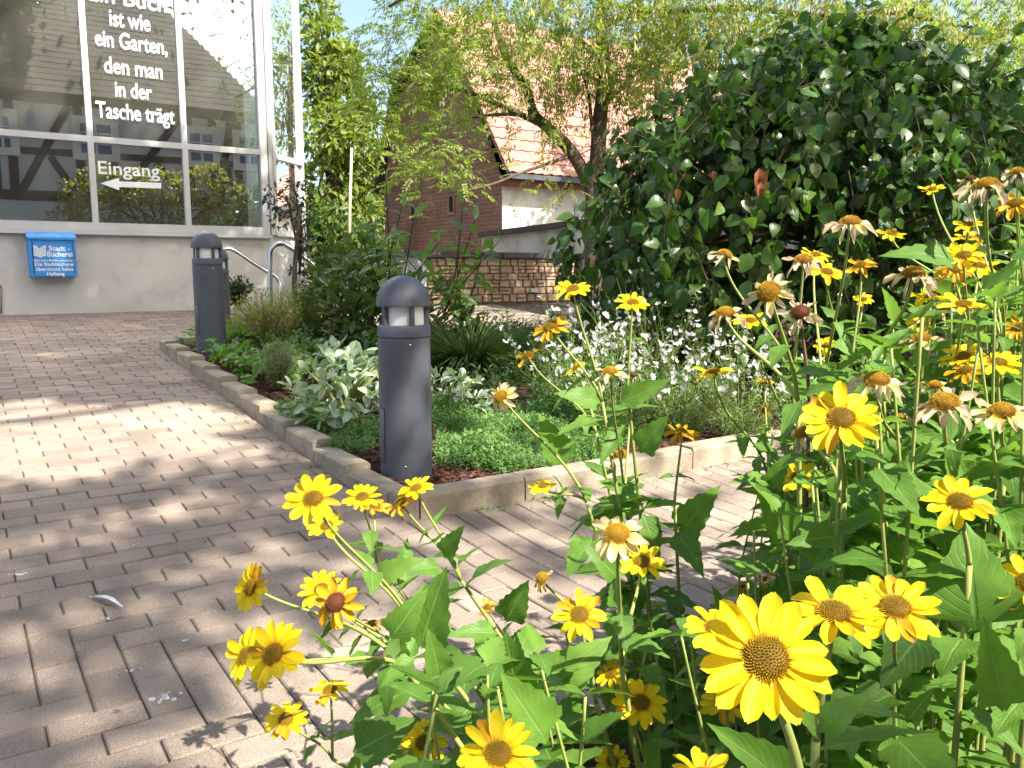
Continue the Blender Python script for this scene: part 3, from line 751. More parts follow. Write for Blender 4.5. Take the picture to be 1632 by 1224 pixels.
# ------------------------------------------------------------------ handrails and pole
def curve(pts, n=8):
    pts = [np.asarray(p, float) for p in pts]; P = [2*pts[0]-pts[1]]+pts+[2*pts[-1]-pts[-2]]; out = []
    for i in range(1, len(P)-2):
        for k in range(n):
            t = k/n; out.append(.5*((2*P[i])+(-P[i-1]+P[i+1])*t+(2*P[i-1]-5*P[i]+4*P[i+1]-P[i+2])*t*t+(-P[i-1]+3*P[i]-3*P[i+1]+P[i+2])*t**3))
    return out+[pts[-1]]
ra = [(352, 404, 8.85), (359, 397.5, 8.87), (368, 397, 8.9), (378, 402, 8.93), (400, 417, 9.0), (424, 432, 9.08), (438, 440, 9.1), (445, 449, 9.12), (447, 462, 9.12), (447, 500, 9.12)]
rl = empty('stair_handrail', at(447, 500, 9.12), 'curved stainless handrail along the concrete wall, running down behind the far bollard', 'handrail', 'steel handrails of the stairs')
MB().tube(curve([at(*p) for p in ra], 6), .021, 10).obj('rail', m_steel, rl)
rb = [(430.5, 500, 8.05), (430.5, 450, 8.05), (430.5, 412, 8.05), (432.5, 399, 8.05), (440, 391, 8.06), (450, 389, 8.08), (460, 393, 8.1), (480, 407, 8.15), (508, 429, 8.22), (545, 457, 8.3)]
rl = empty('stair_handrail', at(430.5, 500, 8.05), 'stainless handrail with an upright hooked end standing behind the tan wispy shrub', 'handrail', 'steel handrails of the stairs')
MB().tube(curve([at(*p) for p in rb], 6), .024, 10).obj('rail', m_steel, rl)
p = at(556.5, 420, 13.5); e_ = empty('wooden_pole', p, 'thin pale upright pole in front of the yellow-green trees', 'pole')
MB().tube([p, at(557.5, 330, 13.5), at(560.5, 236, 13.5)], [.030, .026, .022], 8).obj('pole_shaft', surf('weathered_wood', (.42, .34, .25), (.34, .28, .2), 4, .8), e_)

# ------------------------------------------------------------------ leaf shapes
def blade(name, mat, L_=1.0, Wd=.4, nseg=4, fold=.12, bend=.2, shape='ovate', teeth=0, twist=0, across=1, wave=0.0):
    "leaf lying along +Y from the origin; fold along the midrib, tip bending down"
    ys = np.linspace(0, 1, nseg+1); mbk = MB(); vs = []; uv = []
    for i, y in enumerate(ys):
        if shape == 'ovate': w_ = math.sin(math.pi*min(1, y**.62))*(1-.25*y) if 0 < y < 1 else 0
        elif shape == 'lance': w_ = math.sin(math.pi*y**.85)**.8 if 0 < y < 1 else 0
        elif shape == 'obov': w_ = math.sin(math.pi*y**1.25)**.8 if 0 < y < 1 else 0
        elif shape == 'ellip': w_ = math.sin(math.pi*y)**.65 if 0 < y < 1 else 0
        elif shape == 'heart': w_ = [0, .8, 1.0, .85, .5, 0][min(5, int(round(y*5)))] if nseg == 5 else math.sin(math.pi*y**.55)
        w_ *= Wd/2
        if teeth and 0 < i < nseg: w_ *= 1+(teeth if i % 2 else -teeth*.3)
        zc = -bend*y*y*L_; row = [-1, 0, 1] if across == 1 else list(np.linspace(-1, 1, 2*across+1))
        for c in row:
            vs.append((c*w_, y*L_*(1-.12*bend*y), zc+abs(c)*w_*fold*2+wave*math.sin(y*9+c*2)*w_+ (c*w_*twist*y))); uv.append((.5+c*.5, y))
    k = len(row); fs = [(i*k+j, i*k+j+1, (i+1)*k+j+1, (i+1)*k+j) for i in range(nseg) for j in range(k-1)]
    mbk.add(vs, fs, 0, uv, True)
    return mbk.mesh(name, mat)
def rnd_dir(): return unit(rng.normal(size=3))
def perp_up(d, j=.5):
    n_ = Z*1.0+rng.normal(size=3)*j; n_ = n_-d*np.dot(n_, d); return unit(n_)
m_stem = surf('green_stem', (.24, .27, .075), (.17, .21, .06), 12, .6, spec=.3)
m_bark = surf('tree_bark', (.125, .088, .06), (.06, .043, .032), 14, .95, 1.0, 45)
m_twig = surf('brown_twig', (.10, .06, .035), (.07, .045, .03), 20, .8)

# ------------------------------------------------------------------ bark mulch chips
m_chip = surf('bark_chip', (.15, .062, .035), (.07, .032, .022), 20, .9, island=.45)
chip = MB().add([(-.5, -.18, 0), (.45, -.22, .02), (.5, .15, 0), (-.4, .2, .03), (-.45, -.12, .09), (.35, -.15, .1), (.4, .1, .08), (-.3, .14, .1)],
    [(4, 5, 6, 7), (0, 1, 5, 4), (1, 2, 6, 5), (2, 3, 7, 6), (3, 0, 4, 7)]).mesh('bark_chip', m_chip)
xf = []
for _ in range(6500):
    s, t = random.uniform(KS+.11, 7.0), KT+.13+abs(random.gauss(0, .30))
    if random.random() < .30: s, t = KS+.11+abs(random.gauss(0, .12)), random.uniform(KT+.1, 5)
    if s > 7: continue
    n_ = unit(Z+rng.normal(size=3)*.35); x = unit(np.cross(n_, rng.normal(size=3)))
    xf.append(frame(W(s, t, bedz(s)+random.uniform(0, .018)), x, np.cross(n_, x), n_, random.uniform(.012, .040)))
o_ = merged('bark_mulch', [chip], np.array(xf), np.zeros(len(xf), int), None); tag(o_, 'reddish brown bark mulch chips lying along the inside of the kerb', 'bark mulch', kind='stuff')

# ------------------------------------------------------------------ bed plants
def bed_at(px, py): 
    p = on_ground(px, py, .055); return p
def ellipse_pts(n, px, py, rx, ry): 
    out = []
    while len(out) < n:
        a, b = random.uniform(-1, 1), random.uniform(-1, 1)
        if a*a+b*b < 1: out.append((px+a*rx, py+b*ry))
    return out
# low herb mat (oregano / thyme like): one carpet of tiny leafy sprigs
m_herb = leafmat('herb_leaf', (.10, .20, .055), (.15, .28, .08), tr=.35, rough=.55, c3=(.20, .34, .11))
hl = blade('herb_leaf', m_herb, 1, .55, 2, .15, .25, 'ovate')
def sprig_proto(nl=12, h=1.0, ll=.30, spread=.9):
    mbs = []
    xf = []
    for k in range(nl):
        z = h*(.15+.85*k/(nl-1)); a = k*2.4+random.random(); el = random.uniform(.1, .7)+.5*k/nl
        d = unit([math.cos(a)*math.cos(el), math.sin(a)*math.cos(el), math.sin(el)])
        xf.append(leafframe(np.array([0, 0, z]), d, perp_up(d, .3), ll*random.uniform(.7, 1.1)*(1-.3*k/nl)))
    o_ = merged('sprig', [hl], np.array(xf), np.zeros(nl, int), None, None, None); me = o_.data; bpy.data.objects.remove(o_); return me
sprigs = [sprig_proto() for _ in range(4)]
def mat_patch(name, poly_st, n, hgt, label, cat, protos, jit=.25, edge=None):
    xs = [p[0] for p in poly_st]; ys = [p[1] for p in poly_st]
    def inside(x, y):
        c = False; j = len(poly_st)-1
        for i in range(len(poly_st)):
            if (poly_st[i][1] > y) != (poly_st[j][1] > y) and x < (poly_st[j][0]-poly_st[i][0])*(y-poly_st[i][1])/(poly_st[j][1]-poly_st[i][1])+poly_st[i][0]: c = not c
            j = i
        return c
    xf = []
    while len(xf) < n:
        s, t = random.uniform(min(xs), max(xs)), random.uniform(min(ys), max(ys))
        if not inside(s, t): continue
        h = hgt*(.65+.5*math.sin(s*7.3+t*3.1)*math.sin(t*8.7-s*2)+random.uniform(-.15, .35)); h = max(h, hgt*.4)
        up = unit(Z+rng.normal(size=3)*jit); x = unit(np.cross(up, rng.normal(size=3)))
        xf.append(frame(W(s, t, bedz(s)-.01), x, np.cross(up, x), up, h))
    o_ = merged(name, protos, np.array(xf), rng.integers(0, len(protos), n), None); tag(o_, label, cat, kind='stuff')
P_ = lambda px, py: st(on_ground(px, py, .06))
b_s, b_t = st(b1)
mat_patch('herb_carpet', [P_(428, 640), P_(470, 690), P_(535, 718), P_(590, 716), P_(606, 680), P_(520, 640)], 1500, .085, 'low bright green herb mat left of the near bollard, spilling over the kerb', 'herb mat', sprigs)
mat_patch('herb_carpet', [P_(700, 738), P_(800, 750), P_(960, 732), P_(1010, 690), P_(900, 650), P_(690, 655)], 3400, .105, 'dense low green herb mat between the near bollard and the white flowers', 'herb mat', sprigs)
# strawberry-like ground cover by the far bollard
m_straw = leafmat('strawberry_leaf', (.11, .23, .045), (.17, .33, .065), tr=.38, rough=.5)
sl3 = blade('strawberry_leaf', m_straw, 1, .8, 4, .2, .25, 'obov', .1)
def trefoil():
    xf = [leafframe(np.zeros(3), unit([math.sin(a), math.cos(a), .1]), Z, 1.0) for a in (-1.25, 0, 1.25)]
    o_ = merged('trefoil', [sl3], np.array(xf), np.zeros(3, int), None, None, None); me = o_.data; bpy.data.objects.remove(o_)
    for v in me.vertices: v.co *= 1
    return me
tf = trefoil(); xf = []
for _ in range(420):
    s, t = random.uniform(5.0, 6.9), KT+.14+random.random()**1.3*.85
    up = unit(Z+rng.normal(size=3)*.4-V*.25); x = unit(np.cross(up, rng.normal(size=3)))
    xf.append(frame(W(s, t, bedz(s)+random.uniform(.04, .17)), x, np.cross(up, x), up, random.uniform(.035, .06)))
o_ = merged('ground_cover', [tf], np.array(xf), np.zeros(len(xf), int), None); tag(o_, 'bright green strawberry-like ground cover round the foot of the far bollard', 'ground cover', kind='stuff')

def bush_needles(name, c, rx, rz, n, ln, wd, label, cat, mat, up=.8, group=None):
    "many thin shoots with tiny leaves radiating from the base"
    e_ = empty(name, c, label, cat, group); lf = blade('fine_leaf', mat, 1, wd, 2, .1, .15, 'lance'); xf = []; mbk = MB()
    for _ in range(n):
        d = unit(np.array([random.gauss(0, .55), random.gauss(0, .55), up+random.random()*.5])); L_ = rz*random.uniform(.65, 1.05)
        tip = c+np.array([d[0]*rx, d[1]*rx, d[2]*L_]); 
        mid = c+(tip-c)*.5+Z*.12*L_; pts = [c+np.array([d[0], d[1], 0])*rx*.15, mid, tip]
        if random.random() < .35: mbk.tube(pts, [.004, .003, .0015], 3, cap=False)
        for k in range(9):
            f_ = .2+.8*k/8; q = pts[0]*(1-f_)**2+2*f_*(1-f_)*mid+f_*f_*tip
            dd = unit(unit(tip-c)*.8+rng.normal(size=3)*.75); xf.append(leafframe(q, dd, perp_up(dd), ln*random.uniform(.6, 1.2)))
    mbk.obj('stem', m_stem, e_); scatter('foliage', [lf], xf, e_); return e_
m_tan = leafmat('tan_seedhead_leaf', (.25, .26, .085), (.38, .32, .15), tr=.35, rough=.7, c3=(.13, .2, .06))
m_grayg = leafmat('grey_green_needle', (.12, .17, .085), (.17, .22, .12), tr=.25, rough=.7)
m_wisp = leafmat('wispy_green_leaf', (.15, .24, .055), (.22, .31, .08), tr=.4, rough=.6, c3=(.33, .31, .13))
c = bed_at(425, 560); bush_needles('wispy_shrub', c, .36, .50, 300, .045, .22, 'tan and green wispy shrub in front of the hooked handrail', 'shrub', m_tan)
c = bed_at(388, 545); bush_needles('wispy_shrub', c, .22, .26, 120, .04, .25, 'small wispy green shrub just right of the far bollard', 'shrub', m_wisp)
c = bed_at(478, 548); bush_needles('wispy_shrub', c, .30, .48, 190, .05, .2, 'loose yellow-green shrub between the handrail and the laurel', 'shrub', m_wisp)
c = bed_at(447, 618); bush_needles('lavender_bush', c, .21, .30, 200, .05, .12, 'small grey-green lavender-like bush behind the left kerb', 'bush', m_grayg)
c = at(378, 489, 8.3); bush_needles('dark_shrub', c, .22, .3, 90, .06, .4, 'little dark green shrub against the concrete wall by the hidden bollard', 'shrub', leafmat('dark_small_leaf', (.02, .05, .015), (.035, .075, .02), tr=.2))

# broad-leaved bushes with individually placed leaves
def leafy_bush(name, c, rx, ry, rz, n, ln, protos, label, cat, nparts, zlow=.15, outward=.8, stems=8, group=None, droop=0.0, upb=.35, stemmat=None, whorl=1):
    e_ = empty(name, c, label, cat, group); xf = []; mbk = MB(); 
    for k in range(stems):
        a = random.uniform(0, 6.28); q = c+np.array([math.cos(a)*rx*.7, math.sin(a)*ry*.7, rz*random.uniform(.5, .9)])
        mbk.tube([c, c+(q-c)*.5+Z*.1*rz, q], [.012, .009, .004], 5)
    mbk.obj('stem', stemmat or m_twig, e_)
    while len(xf) < n:
        d = rnd_dir(); 
        if d[2] < -.25: continue
        r_ = random.uniform(.55, 1.0)**.5
        q = c+np.array([d[0]*rx*r_, d[1]*ry*r_, rz*(zlow+(1-zlow)*max(0, d[2]*r_*.9+.1))])
        a0 = random.uniform(0, 6.28)
        for w_ in range(whorl):
            dd = unit(np.array([d[0], d[1], d[2]*.6+upb-droop])*outward+rng.normal(size=3)*(.45 if whorl == 1 else .75))
            xf.append(leafframe(q, dd, perp_up(dd, .55), ln*random.uniform(.65, 1.15)))
    scatter('leaf', protos, xf, e_, nparts); return e_
m_laurel = leafmat('laurel_leaf', (.045, .095, .02), (.075, .14, .026), back=(.12, .19, .05), tr=.22, rough=.3, spec=.5, c3=(.19, .19, .035))
lau = [blade('leaf', m_laurel, 1, .34, 5, .18, b_, 'obov') for b_ in (.05, .2, .35)]
m_sage = leafmat('sage_leaf', (.27, .36, .24), (.35, .44, .31), back=(.42, .5, .38), tr=.2, rough=.75, spec=.2, vein=(.40, .48, .36))
sag = [blade('leaf', m_sage, 1, .46, 6, .12, b_, 'ellip') for b_ in (.05, .3, .5)]
leafy_bush('laurel_bush', bed_at(618, 560)+U*.55, .47, .5, .92, 900, .15, lau, 'glossy dark laurel bush left of and behind the near bollard', 'laurel bush', 300, zlow=.05, upb=.5, whorl=3)
leafy_bush('laurel_bush', bed_at(575, 535)+U*.5, .28, .32, .66, 360, .14, lau, 'glossy laurel bush beside the handrail with yellowish young leaves', 'laurel bush', 180, zlow=.05, upb=.5, whorl=3)
leafy_bush('laurel_bush', bed_at(705, 575)+U*.5, .60, .45, .66, 620, .14, lau, 'dark laurel bush showing right of the near bollard dome', 'laurel bush', 230, zlow=.05, upb=.4, whorl=3)
leafy_bush('sage_plant', bed_at(552, 668), .31, .27, .38, 430, .09, sag, 'silvery sage plant with felted oval leaves left of the near bollard', 'sage', 210, zlow=.12, upb=.25, whorl=3, stemmat=m_stem)
leafy_bush('sage_plant', bed_at(712, 655), .24, .2, .22, 150, .085, sag, 'small patch of silvery sage right of the near bollard', 'sage', 70, zlow=.15, upb=.25, whorl=3, stemmat=m_stem)
# tall shrub with lance leaves in front of the brick gable
m_lance = leafmat('willowy_leaf', (.06, .13, .028), (.10, .19, .04), back=(.14, .22, .08), tr=.35, rough=.4, spec=.4)
lan = [blade('leaf', m_lance, 1, .33, 5, .12, b_, 'lance') for b_ in (.1, .3, .5)]
def lance_shrub(base, tips, label, nleaf, ln):
    e_ = empty('tall_leafy_shrub', base, label, 'shrub'); xf = []; mbk = MB()
    for tip in tips:
        pts = curve([base, base+(tip-base)*.5+rng.normal(size=3)*.05, tip], 6); mbk.tube(pts, list(np.linspace(.009, .003, len(pts))), 5)
        for k in range(nleaf):
            f_ = .35+.65*k/(nleaf-1); q = pts[min(len(pts)-1, int(f_*(len(pts)-1)))]; a = k*2.4+random.random()
            d = unit([math.cos(a), math.sin(a), random.uniform(-.35, .45)]); q = q+rng.normal(size=3)*.03
            xf.append(leafframe(q, d, perp_up(d, .4), ln*random.uniform(.75, 1.2)))
        xf.append(leafframe(tip, unit(Z+rng.normal(size=3)*.3), rnd_dir(), ln*.7))
    mbk.obj('stem', m_twig, e_); scatter('leaf', lan, xf, e_, 300)
base = bed_at(690, 540)+U*1.0
lance_shrub(base, [at(615, 285, 5.6), at(640, 330, 5.2), at(590, 345, 5.9), at(660, 345, 5.0), at(625, 380, 5.3), at(700, 385, 5.4), at(575, 375, 5.6)], 'tall open shrub with grey-green lance leaves in front of the brick gable', 14, .17)
lance_shrub(base+V*.6, [at(738, 325, 5.3), at(757, 350, 5.0), at(730, 390, 5.0), at(770, 400, 5.4), at(795, 385, 4.9)], 'slender upright shrub with dark thin stem beside the sandstone wall', 12, .17)
# grass tussock
m_grass = leafmat('tussock_blade', (.055, .11, .03), (.09, .16, .045), tr=.3, rough=.5, c3=(.16, .19, .07))
gb = [blade('grass_blade', m_grass, 1, .018, 6, .3, b_, 'lance') for b_ in (.35, .7, 1.0)]
for px, py, n_, h_, lb in ((775, 600, 900, .60, 'arching dark green grass tussock between the near bollard and the white flowers'), (815, 585, 380, .46, 'small grass clump at the left edge of the white flowers')):
    c = bed_at(px, py)+U*.2; e_ = empty('grass_tussock', c, lb, 'ornamental grass'); xf = []
    for _ in range(n_):
        a = random.uniform(0, 6.28); d = unit([math.cos(a)*.75, math.sin(a)*.75, random.uniform(.6, 1.6)]); nn = unit(np.cross(np.cross(d, Z), d)*1.0)
        xf.append(leafframe(c+np.array([math.cos(a), math.sin(a), 0])*random.uniform(0, .09), d, nn, h_*random.uniform(.6, 1.15)))
    scatter('grass_blades', gb, xf, e_)
# gaura: thin wands with white four-petalled flowers
m_gl = leafmat('gaura_leaf', (.12, .21, .05), (.18, .28, .08), tr=.35, rough=.55)
m_gw = leafmat('white_petal', (.82, .80, .80), (.86, .84, .84), tr=.35, rough=.6, spec=.2, trcol=(.8, .78, .78), c3=(.82, .70, .72))
m_wand = surf('gaura_stem', (.17, .27, .07), (.20, .22, .08), 30, .7)
gl_ = blade('gaura_leaf', m_gl, 1, .2, 2, .1, .2, 'lance')
def bloss():
    xf = []; pt = blade('petal', m_gw, 1, .62, 3, .05, -.1, 'obov')
    for a in (-1.1, -.35, .35, 1.1): d = unit([math.sin(a), math.cos(a), .25]); xf.append(leafframe(np.zeros(3), d, Z, 1))
    st_ = blade('stamen', m_gw, 1.0, .05, 1, 0, .6, 'lance', across=1)
    o_ = merged('blossom', [pt], np.array(xf), np.zeros(4, int), None, None, None); me = o_.data; bpy.data.objects.remove(o_); return me
blo = bloss()
for k, (px, py, n_, hh, lb, sp_) in enumerate((
    (900, 660, 44, .66, 'white gaura clump left of the others, behind the herb mat', .30), (985, 690, 46, .62, 'white gaura clump in the middle, rising above the front kerb', .30),
    (1085, 690, 50, .62, 'dense white gaura clump in front of the weeping shrub', .32), (1180, 695, 44, .58, 'white gaura clump rightmost, partly behind the yellow flowers', .32),
    (1040, 625, 44, .80, 'taller white gaura clump at the back against the dark foliage', .36))):
    c = bed_at(px, py); e_ = empty('gaura_plant', c, lb, 'gaura', 'white gaura clumps'); xl = []; xb = []; mbk = MB()
    for _ in range(n_):
        a = random.uniform(0, 6.28); r_ = random.random()**.6; L_ = hh*random.uniform(.6, 1.2)
        tip = c+np.array([math.cos(a)*r_*sp_*1.6, math.sin(a)*r_*sp_*1.5, L_*(1.1-.35*r_)]); b0 = c+np.array([math.cos(a), math.sin(a), 0])*r_*.1
        mid = (b0+tip)/2+Z*.08; pts = [b0*(1-f_)**2+2*f_*(1-f_)*mid+f_*f_*tip for f_ in np.linspace(0, 1, 6)]
        mbk.tube(pts, list(np.linspace(.0024, .0011, 6)), 3, cap=False)
        for j in range(60):
            f_ = random.random()**1.2*.8; q = pts[int(f_*5)]+(pts[min(5, int(f_*5)+1)]-pts[int(f_*5)])*random.random()+rng.normal(size=3)*.012
            d = unit(np.array([math.cos(a+random.gauss(0, 1.2)), math.sin(a+random.gauss(0, 1.2)), .5])+rng.normal(size=3)*.5); xl.append(leafframe(q, d, perp_up(d), random.uniform(.018, .042)))
        for j in range(random.choice((2, 3, 4, 4))):
            fb = 5-random.random()**1.3*2.6; ib = min(4, int(fb)); q = pts[ib]+(pts[ib+1]-pts[ib])*(fb-ib)+rng.normal(size=3)*.012; d = unit(rng.normal(size=3)*.8-U*.2+Z*.3); nn = unit(rng.normal(size=3)*.7-U*1.0+Z*.5)
            xb.append(leafframe(q, d, nn, random.uniform(.017, .026)))
    mbk.obj('wand', m_wand, e_); scatter('foliage', [gl_], xl, e_); scatter('blossom', [blo], xb, e_, 120)
m_dkherb = leafmat('dark_herb_leaf', (.045, .09, .025), (.075, .135, .035), tr=.3, rough=.5)
hl2 = blade('herb_leaf', m_dkherb, 1, .5, 2, .15, .3, 'ovate')
_h = hl; hl = hl2; sprig2 = [sprig_proto(11, 1, .34) for _ in range(3)]; hl = _h
mat_patch('low_perennials', [(3.1, 3.2), (4.2, 2.0), (6.8, 1.9), (7.0, 6.5), (3.1, 6.5)], 2600, .20, 'dark green low perennials filling the bed behind the gaura and under the shrubs', 'low perennials', sprig2, .35)
# small leafy weeds along the foot of the front kerb
for px, py, lb, n_ in ((880, 796, 'ragged green weed rooted at the foot of the front kerb', 40), (762, 812, 'tiny weed in the paving joint by the corner kerbstones', 16), (790, 812, 'small weed tuft at a joint of the front kerb', 14), (282, 618, 'tiny pale weed beside the left kerb', 8)):
    c = on_ground(px, py); e_ = empty('weed', c, lb, 'weed'); xf = []
    for _ in range(n_):
        d = unit(rng.normal(size=3)*[1, 1, .3]+Z*.4); xf.append(leafframe(c+rng.normal(size=3)*[.035, .02, .003]+Z*.008, d, perp_up(d), random.uniform(.015, .035)))
    scatter('foliage', [hl], xf, e_)

# ------------------------------------------------------------------ trees
def limb(mbk, pts, r0, r1, n=8):
    c_ = curve(pts, 5); mbk.tube(c_, list(np.linspace(r0, r1, len(c_))), n); return c_
m_rob = leafmat('robinia_leaflet', (.15, .21, .045), (.21, .28, .06), tr=.48, rough=.5, c3=(.31, .33, .10))
m_seed = leafmat('seed_cluster', (.34, .32, .12), (.42, .39, .17), tr=.35, rough=.7)
lf1 = blade('leaflet', m_rob, 1, .33, 2, .1, .2, 'lance')
def frond(npair=7, droop=.35):
    xf = []
    for k in range(npair):
        y = .15+.85*k/npair
        for sg in (-1, 1):
            d = unit([sg*.85, .5, -.25+random.gauss(0, .15)]); xf.append(leafframe(np.array([0, y, -droop*y*y]), d, unit([random.gauss(0, .25), .1, 1]), .30*random.uniform(.8, 1.15)))
    xf.append(leafframe(np.array([0, 1, -droop]), unit([0, 1, -.5]), Z, .3))
    o_ = merged('frond', [lf1], np.array(xf), np.zeros(len(xf), int), None, None, None); me = o_.data; bpy.data.objects.remove(o_); return me
fronds = [frond(7, .12), frond(6, .3), frond(8, .5)]
sd1 = blade('seed_wing', m_seed, 1, .28, 1, 0, .1, 'lance')
def seedclust():
    xf = []
    for k in range(16):
        d = unit([random.gauss(0, .3), random.gauss(0, .3), -1]); xf.append(leafframe(np.array([random.gauss(0, .14), random.gauss(0, .14), -random.random()*.9]), d, rnd_dir(), .33))
    m2 = blade('seed_wing', m_seed, 1, .28, 2, .05, .1, 'lance')
    o_ = merged('seed_cluster', [m2], np.array(xf), np.zeros(len(xf), int), None, None, None); me = o_.data; bpy.data.objects.remove(o_); return me
seeds = [seedclust() for _ in range(3)]
TD = 9.6
tb_ = at(948, 420, TD); tb_ = np.array([tb_[0], tb_[1], zg(9)-.05])
rob = empty('ash_tree', tb_, 'feathery-leaved tree with two brown stems and hanging seed bunches in front of the red roof', 'tree')
A = lambda x, y, d=0: at(x, y, TD+d)
mbk = MB(); LB_ = []
LB_.append(limb(mbk, [tb_, A(946, 330), A(952, 260), A(956, 190), A(964, 120), A(958, 40), A(965, -60), A(975, -160)], .115, .05, 10))
LB_.append(limb(mbk, [A(948, 320), A(930, 275), A(905, 235), A(872, 203), A(850, 180), A(838, 140), A(815, 105), A(795, 60), A(780, 0), A(770, -70)], .085, .028, 8))
LB_.append(limb(mbk, [A(872, 203), A(835, 185, -.2), A(790, 165, -.4), A(730, 142, -.6), A(670, 135, -.9), A(610, 120, -1.1)], .04, .01, 6))
LB_.append(limb(mbk, [A(850, 185), A(800, 182, .3), A(740, 190, .3), A(690, 215, .2)], .03, .008, 5))
LB_.append(limb(mbk, [A(905, 250), A(870, 262, -.3), A(830, 276, -.6), A(780, 295, -.9), A(730, 306, -1.2)], .025, .007, 5))
LB_.append(limb(mbk, [A(960, 165), A(985, 145, .2), A(1010, 120, .2), A(1050, 95, .2), A(1110, 60, .2)], .04, .012, 6))
LB_.append(limb(mbk, [A(962, 90), A(930, 70, .3), A(905, 50, .4), A(880, 10, .4), A(860, -60, .4)], .04, .012, 6))
LB_.append(limb(mbk, [A(960, 40), A(1010, 20), A(1080, 18, -.3), A(1180, 12, -.6), A(1300, 25, -.8), A(1420, 20, -.9), A(1520, 40, -1), A(1640, 50, -1)], .05, .012, 6))
LB_.append(limb(mbk, [A(960, 0), A(900, -40, -.6), A(800, -50, -1.2), A(700, -30, -1.8), A(620, 10, -2.2)], .05, .012, 6))
LB_.append(limb(mbk, [A(965, -40), A(1100, -70, -.8), A(1260, -80, -1.6), A(1420, -90, -2.4), A(1600, -70, -3)], .05, .012, 6))
LB_.append(limb(mbk, [A(950, 250), A(944, 210, -.1), A(938, 150, -.2), A(925, 110, -.2)], .03, .015, 6))
for _ in range(26):    # ivy-like thin twigs on the stem
    k = random.randrange(4, 28); q = LB_[0][k]; d = rng.normal(size=3)*[1, .6, .8]; mbk.tube([q, q+d*.12, q+d*.22+Z*.1], [.008, .006, .003], 4)
mbk.obj('trunk', m_bark, rob)
clus = []   # px, py, depth offset, radius px, fronds, seeds
for a in ((640, 30, -1.5, 70, 70, 0), (700, 30, -1.2, 80, 110, 3), (780, 40, -.8, 80, 150, 40), (850, 60, -.5, 80, 160, 60), (930, 30, -.3, 80, 170, 60), (1020, 30, -.3, 80, 160, 50),
          (600, 95, -1.5, 55, 50, 0), (585, 150, -1.4, 40, 26, 0), (650, 105, -1.2, 70, 90, 0), (720, 120, -.9, 70, 120, 8), (800, 130, -.5, 70, 110, 16), (640, 185, -1.0, 60, 60, 0), (700, 205, -.5, 70, 95, 0), (760, 215, -.2, 65, 75, 0),
          (690, 260, -.8, 60, 70, 0), (740, 270, -1.0, 50, 55, 0), (640, 245, -1.0, 45, 26, 0), (920, 130, -.2, 55, 90, 36), (985, 120, -.1, 55, 90, 40), (880, 165, -.2, 50, 50, 18), (1030, 90, -.1, 60, 90, 30), (870, 215, -.3, 40, 26, 8),
          (840, 300, -.7, 40, 16, 0), (900, 300, -.3, 26, 22, 0), (1000, 190, .2, 40, 26, 4), (1100, 40, -.5, 70, 110, 40), (1180, 20, -.8, 70, 110, 40), (1280, 15, -.8, 80, 120, 60), (1400, 10, -.9, 80, 120, 60), (1500, 40, -1, 80, 130, 40), (1600, 60, -1, 90, 160, 40),
          (1600, 170, -1, 50, 70, 10), (700, -60, -1.5, 90, 100, 10), (850, -70, -1, 100, 120, 30), (1000, -80, -.8, 100, 120, 30), (1150, -80, -1.2, 110, 120, 30), (1300, -90, -1.6, 110, 120, 30), (1480, -90, -2.2, 110, 120, 30), (1640, -70, -2.5, 90, 90, 20)):
    clus.append(a)
for a in ((735, 30, 3, 40, 26, 0), (715, 110, 3, 40, 30, 0), (700, 190, 3, 30, 20, 0)): clus.append(a)
xf = []; xs_ = []
for px, py, do, r_, nf, nsd in clus:
    D = TD+do; rr = r_/F*D
    for k in range(int(nf*(.48 if 690 < px < 1040 and py > 140 else 1.05))):
        q = at(px, py, D)+rng.normal(size=3)*[rr*.55, rr*.8, rr*.45]
        d = unit(rng.normal(size=3)*[1, 1, .45]+[-.25, -.2, -.1]); xf.append(leafframe(q, d, perp_up(d, .5), random.uniform(.14, .24)))
    for k in range(nsd):
        q = at(px, py, D)+rng.normal(size=3)*[rr*.55, rr*.8, rr*.45]; a_ = random.uniform(0, 6.28); xs_.append(frame(q, [math.cos(a_), math.sin(a_), 0], [-math.sin(a_), math.cos(a_), 0], Z, random.uniform(.16, .26)))
scatter('crown', fronds, xf, rob); scatter('seed_clusters', seeds, xs_, rob)

def crown_tree(name, base, cpts, leafproto, n, ln, label, r0=.12, trunkto=None, cat='tree', group=None):
    e_ = empty(name, base, label, cat, group); mbk = MB(); c0 = np.mean([c for c, _ in cpts], axis=0)
    top = trunkto if trunkto is not None else c0
    limb(mbk, [base, base+(top-base)*.5+rng.normal(size=3)*.05, top], r0, r0*.35)
    for c_, r_ in cpts: limb(mbk, [base+(top-base)*random.uniform(.35, .8), (c_+top)/2, c_], r0*.35, r0*.08, 5)
    mbk.obj('trunk', m_bark, e_); xf = []
    vol = np.array([r_**2 for _, r_ in cpts]); vol = vol/vol.sum()
    for (c_, r_), f_ in zip(cpts, vol):
        for _ in range(int(n*f_)):
            d = rnd_dir(); q = c_+d*r_*random.uniform(.35, 1.0)**.6*np.array([1, 1, .85])
            dd = unit(d*.6+rng.normal(size=3)*.6-Z*.15); xf.append(leafframe(q, dd, perp_up(dd, .6), ln*random.uniform(.6, 1.25)))
    scatter('crown', leafproto, xf, e_); return e_
m_far = leafmat('far_leaf', (.11, .16, .03), (.17, .22, .04), tr=.4, rough=.5, c3=(.25, .26, .06))
m_far2 = leafmat('far_dark_leaf', (.05, .09, .02), (.09, .14, .03), tr=.35, rough=.5)
fl = [blade('leaf', m_far, 1, .5, 2, .15, .25, 'ovate')]; fl2 = [blade('leaf', m_far2, 1, .5, 2, .15, .25, 'ovate')]
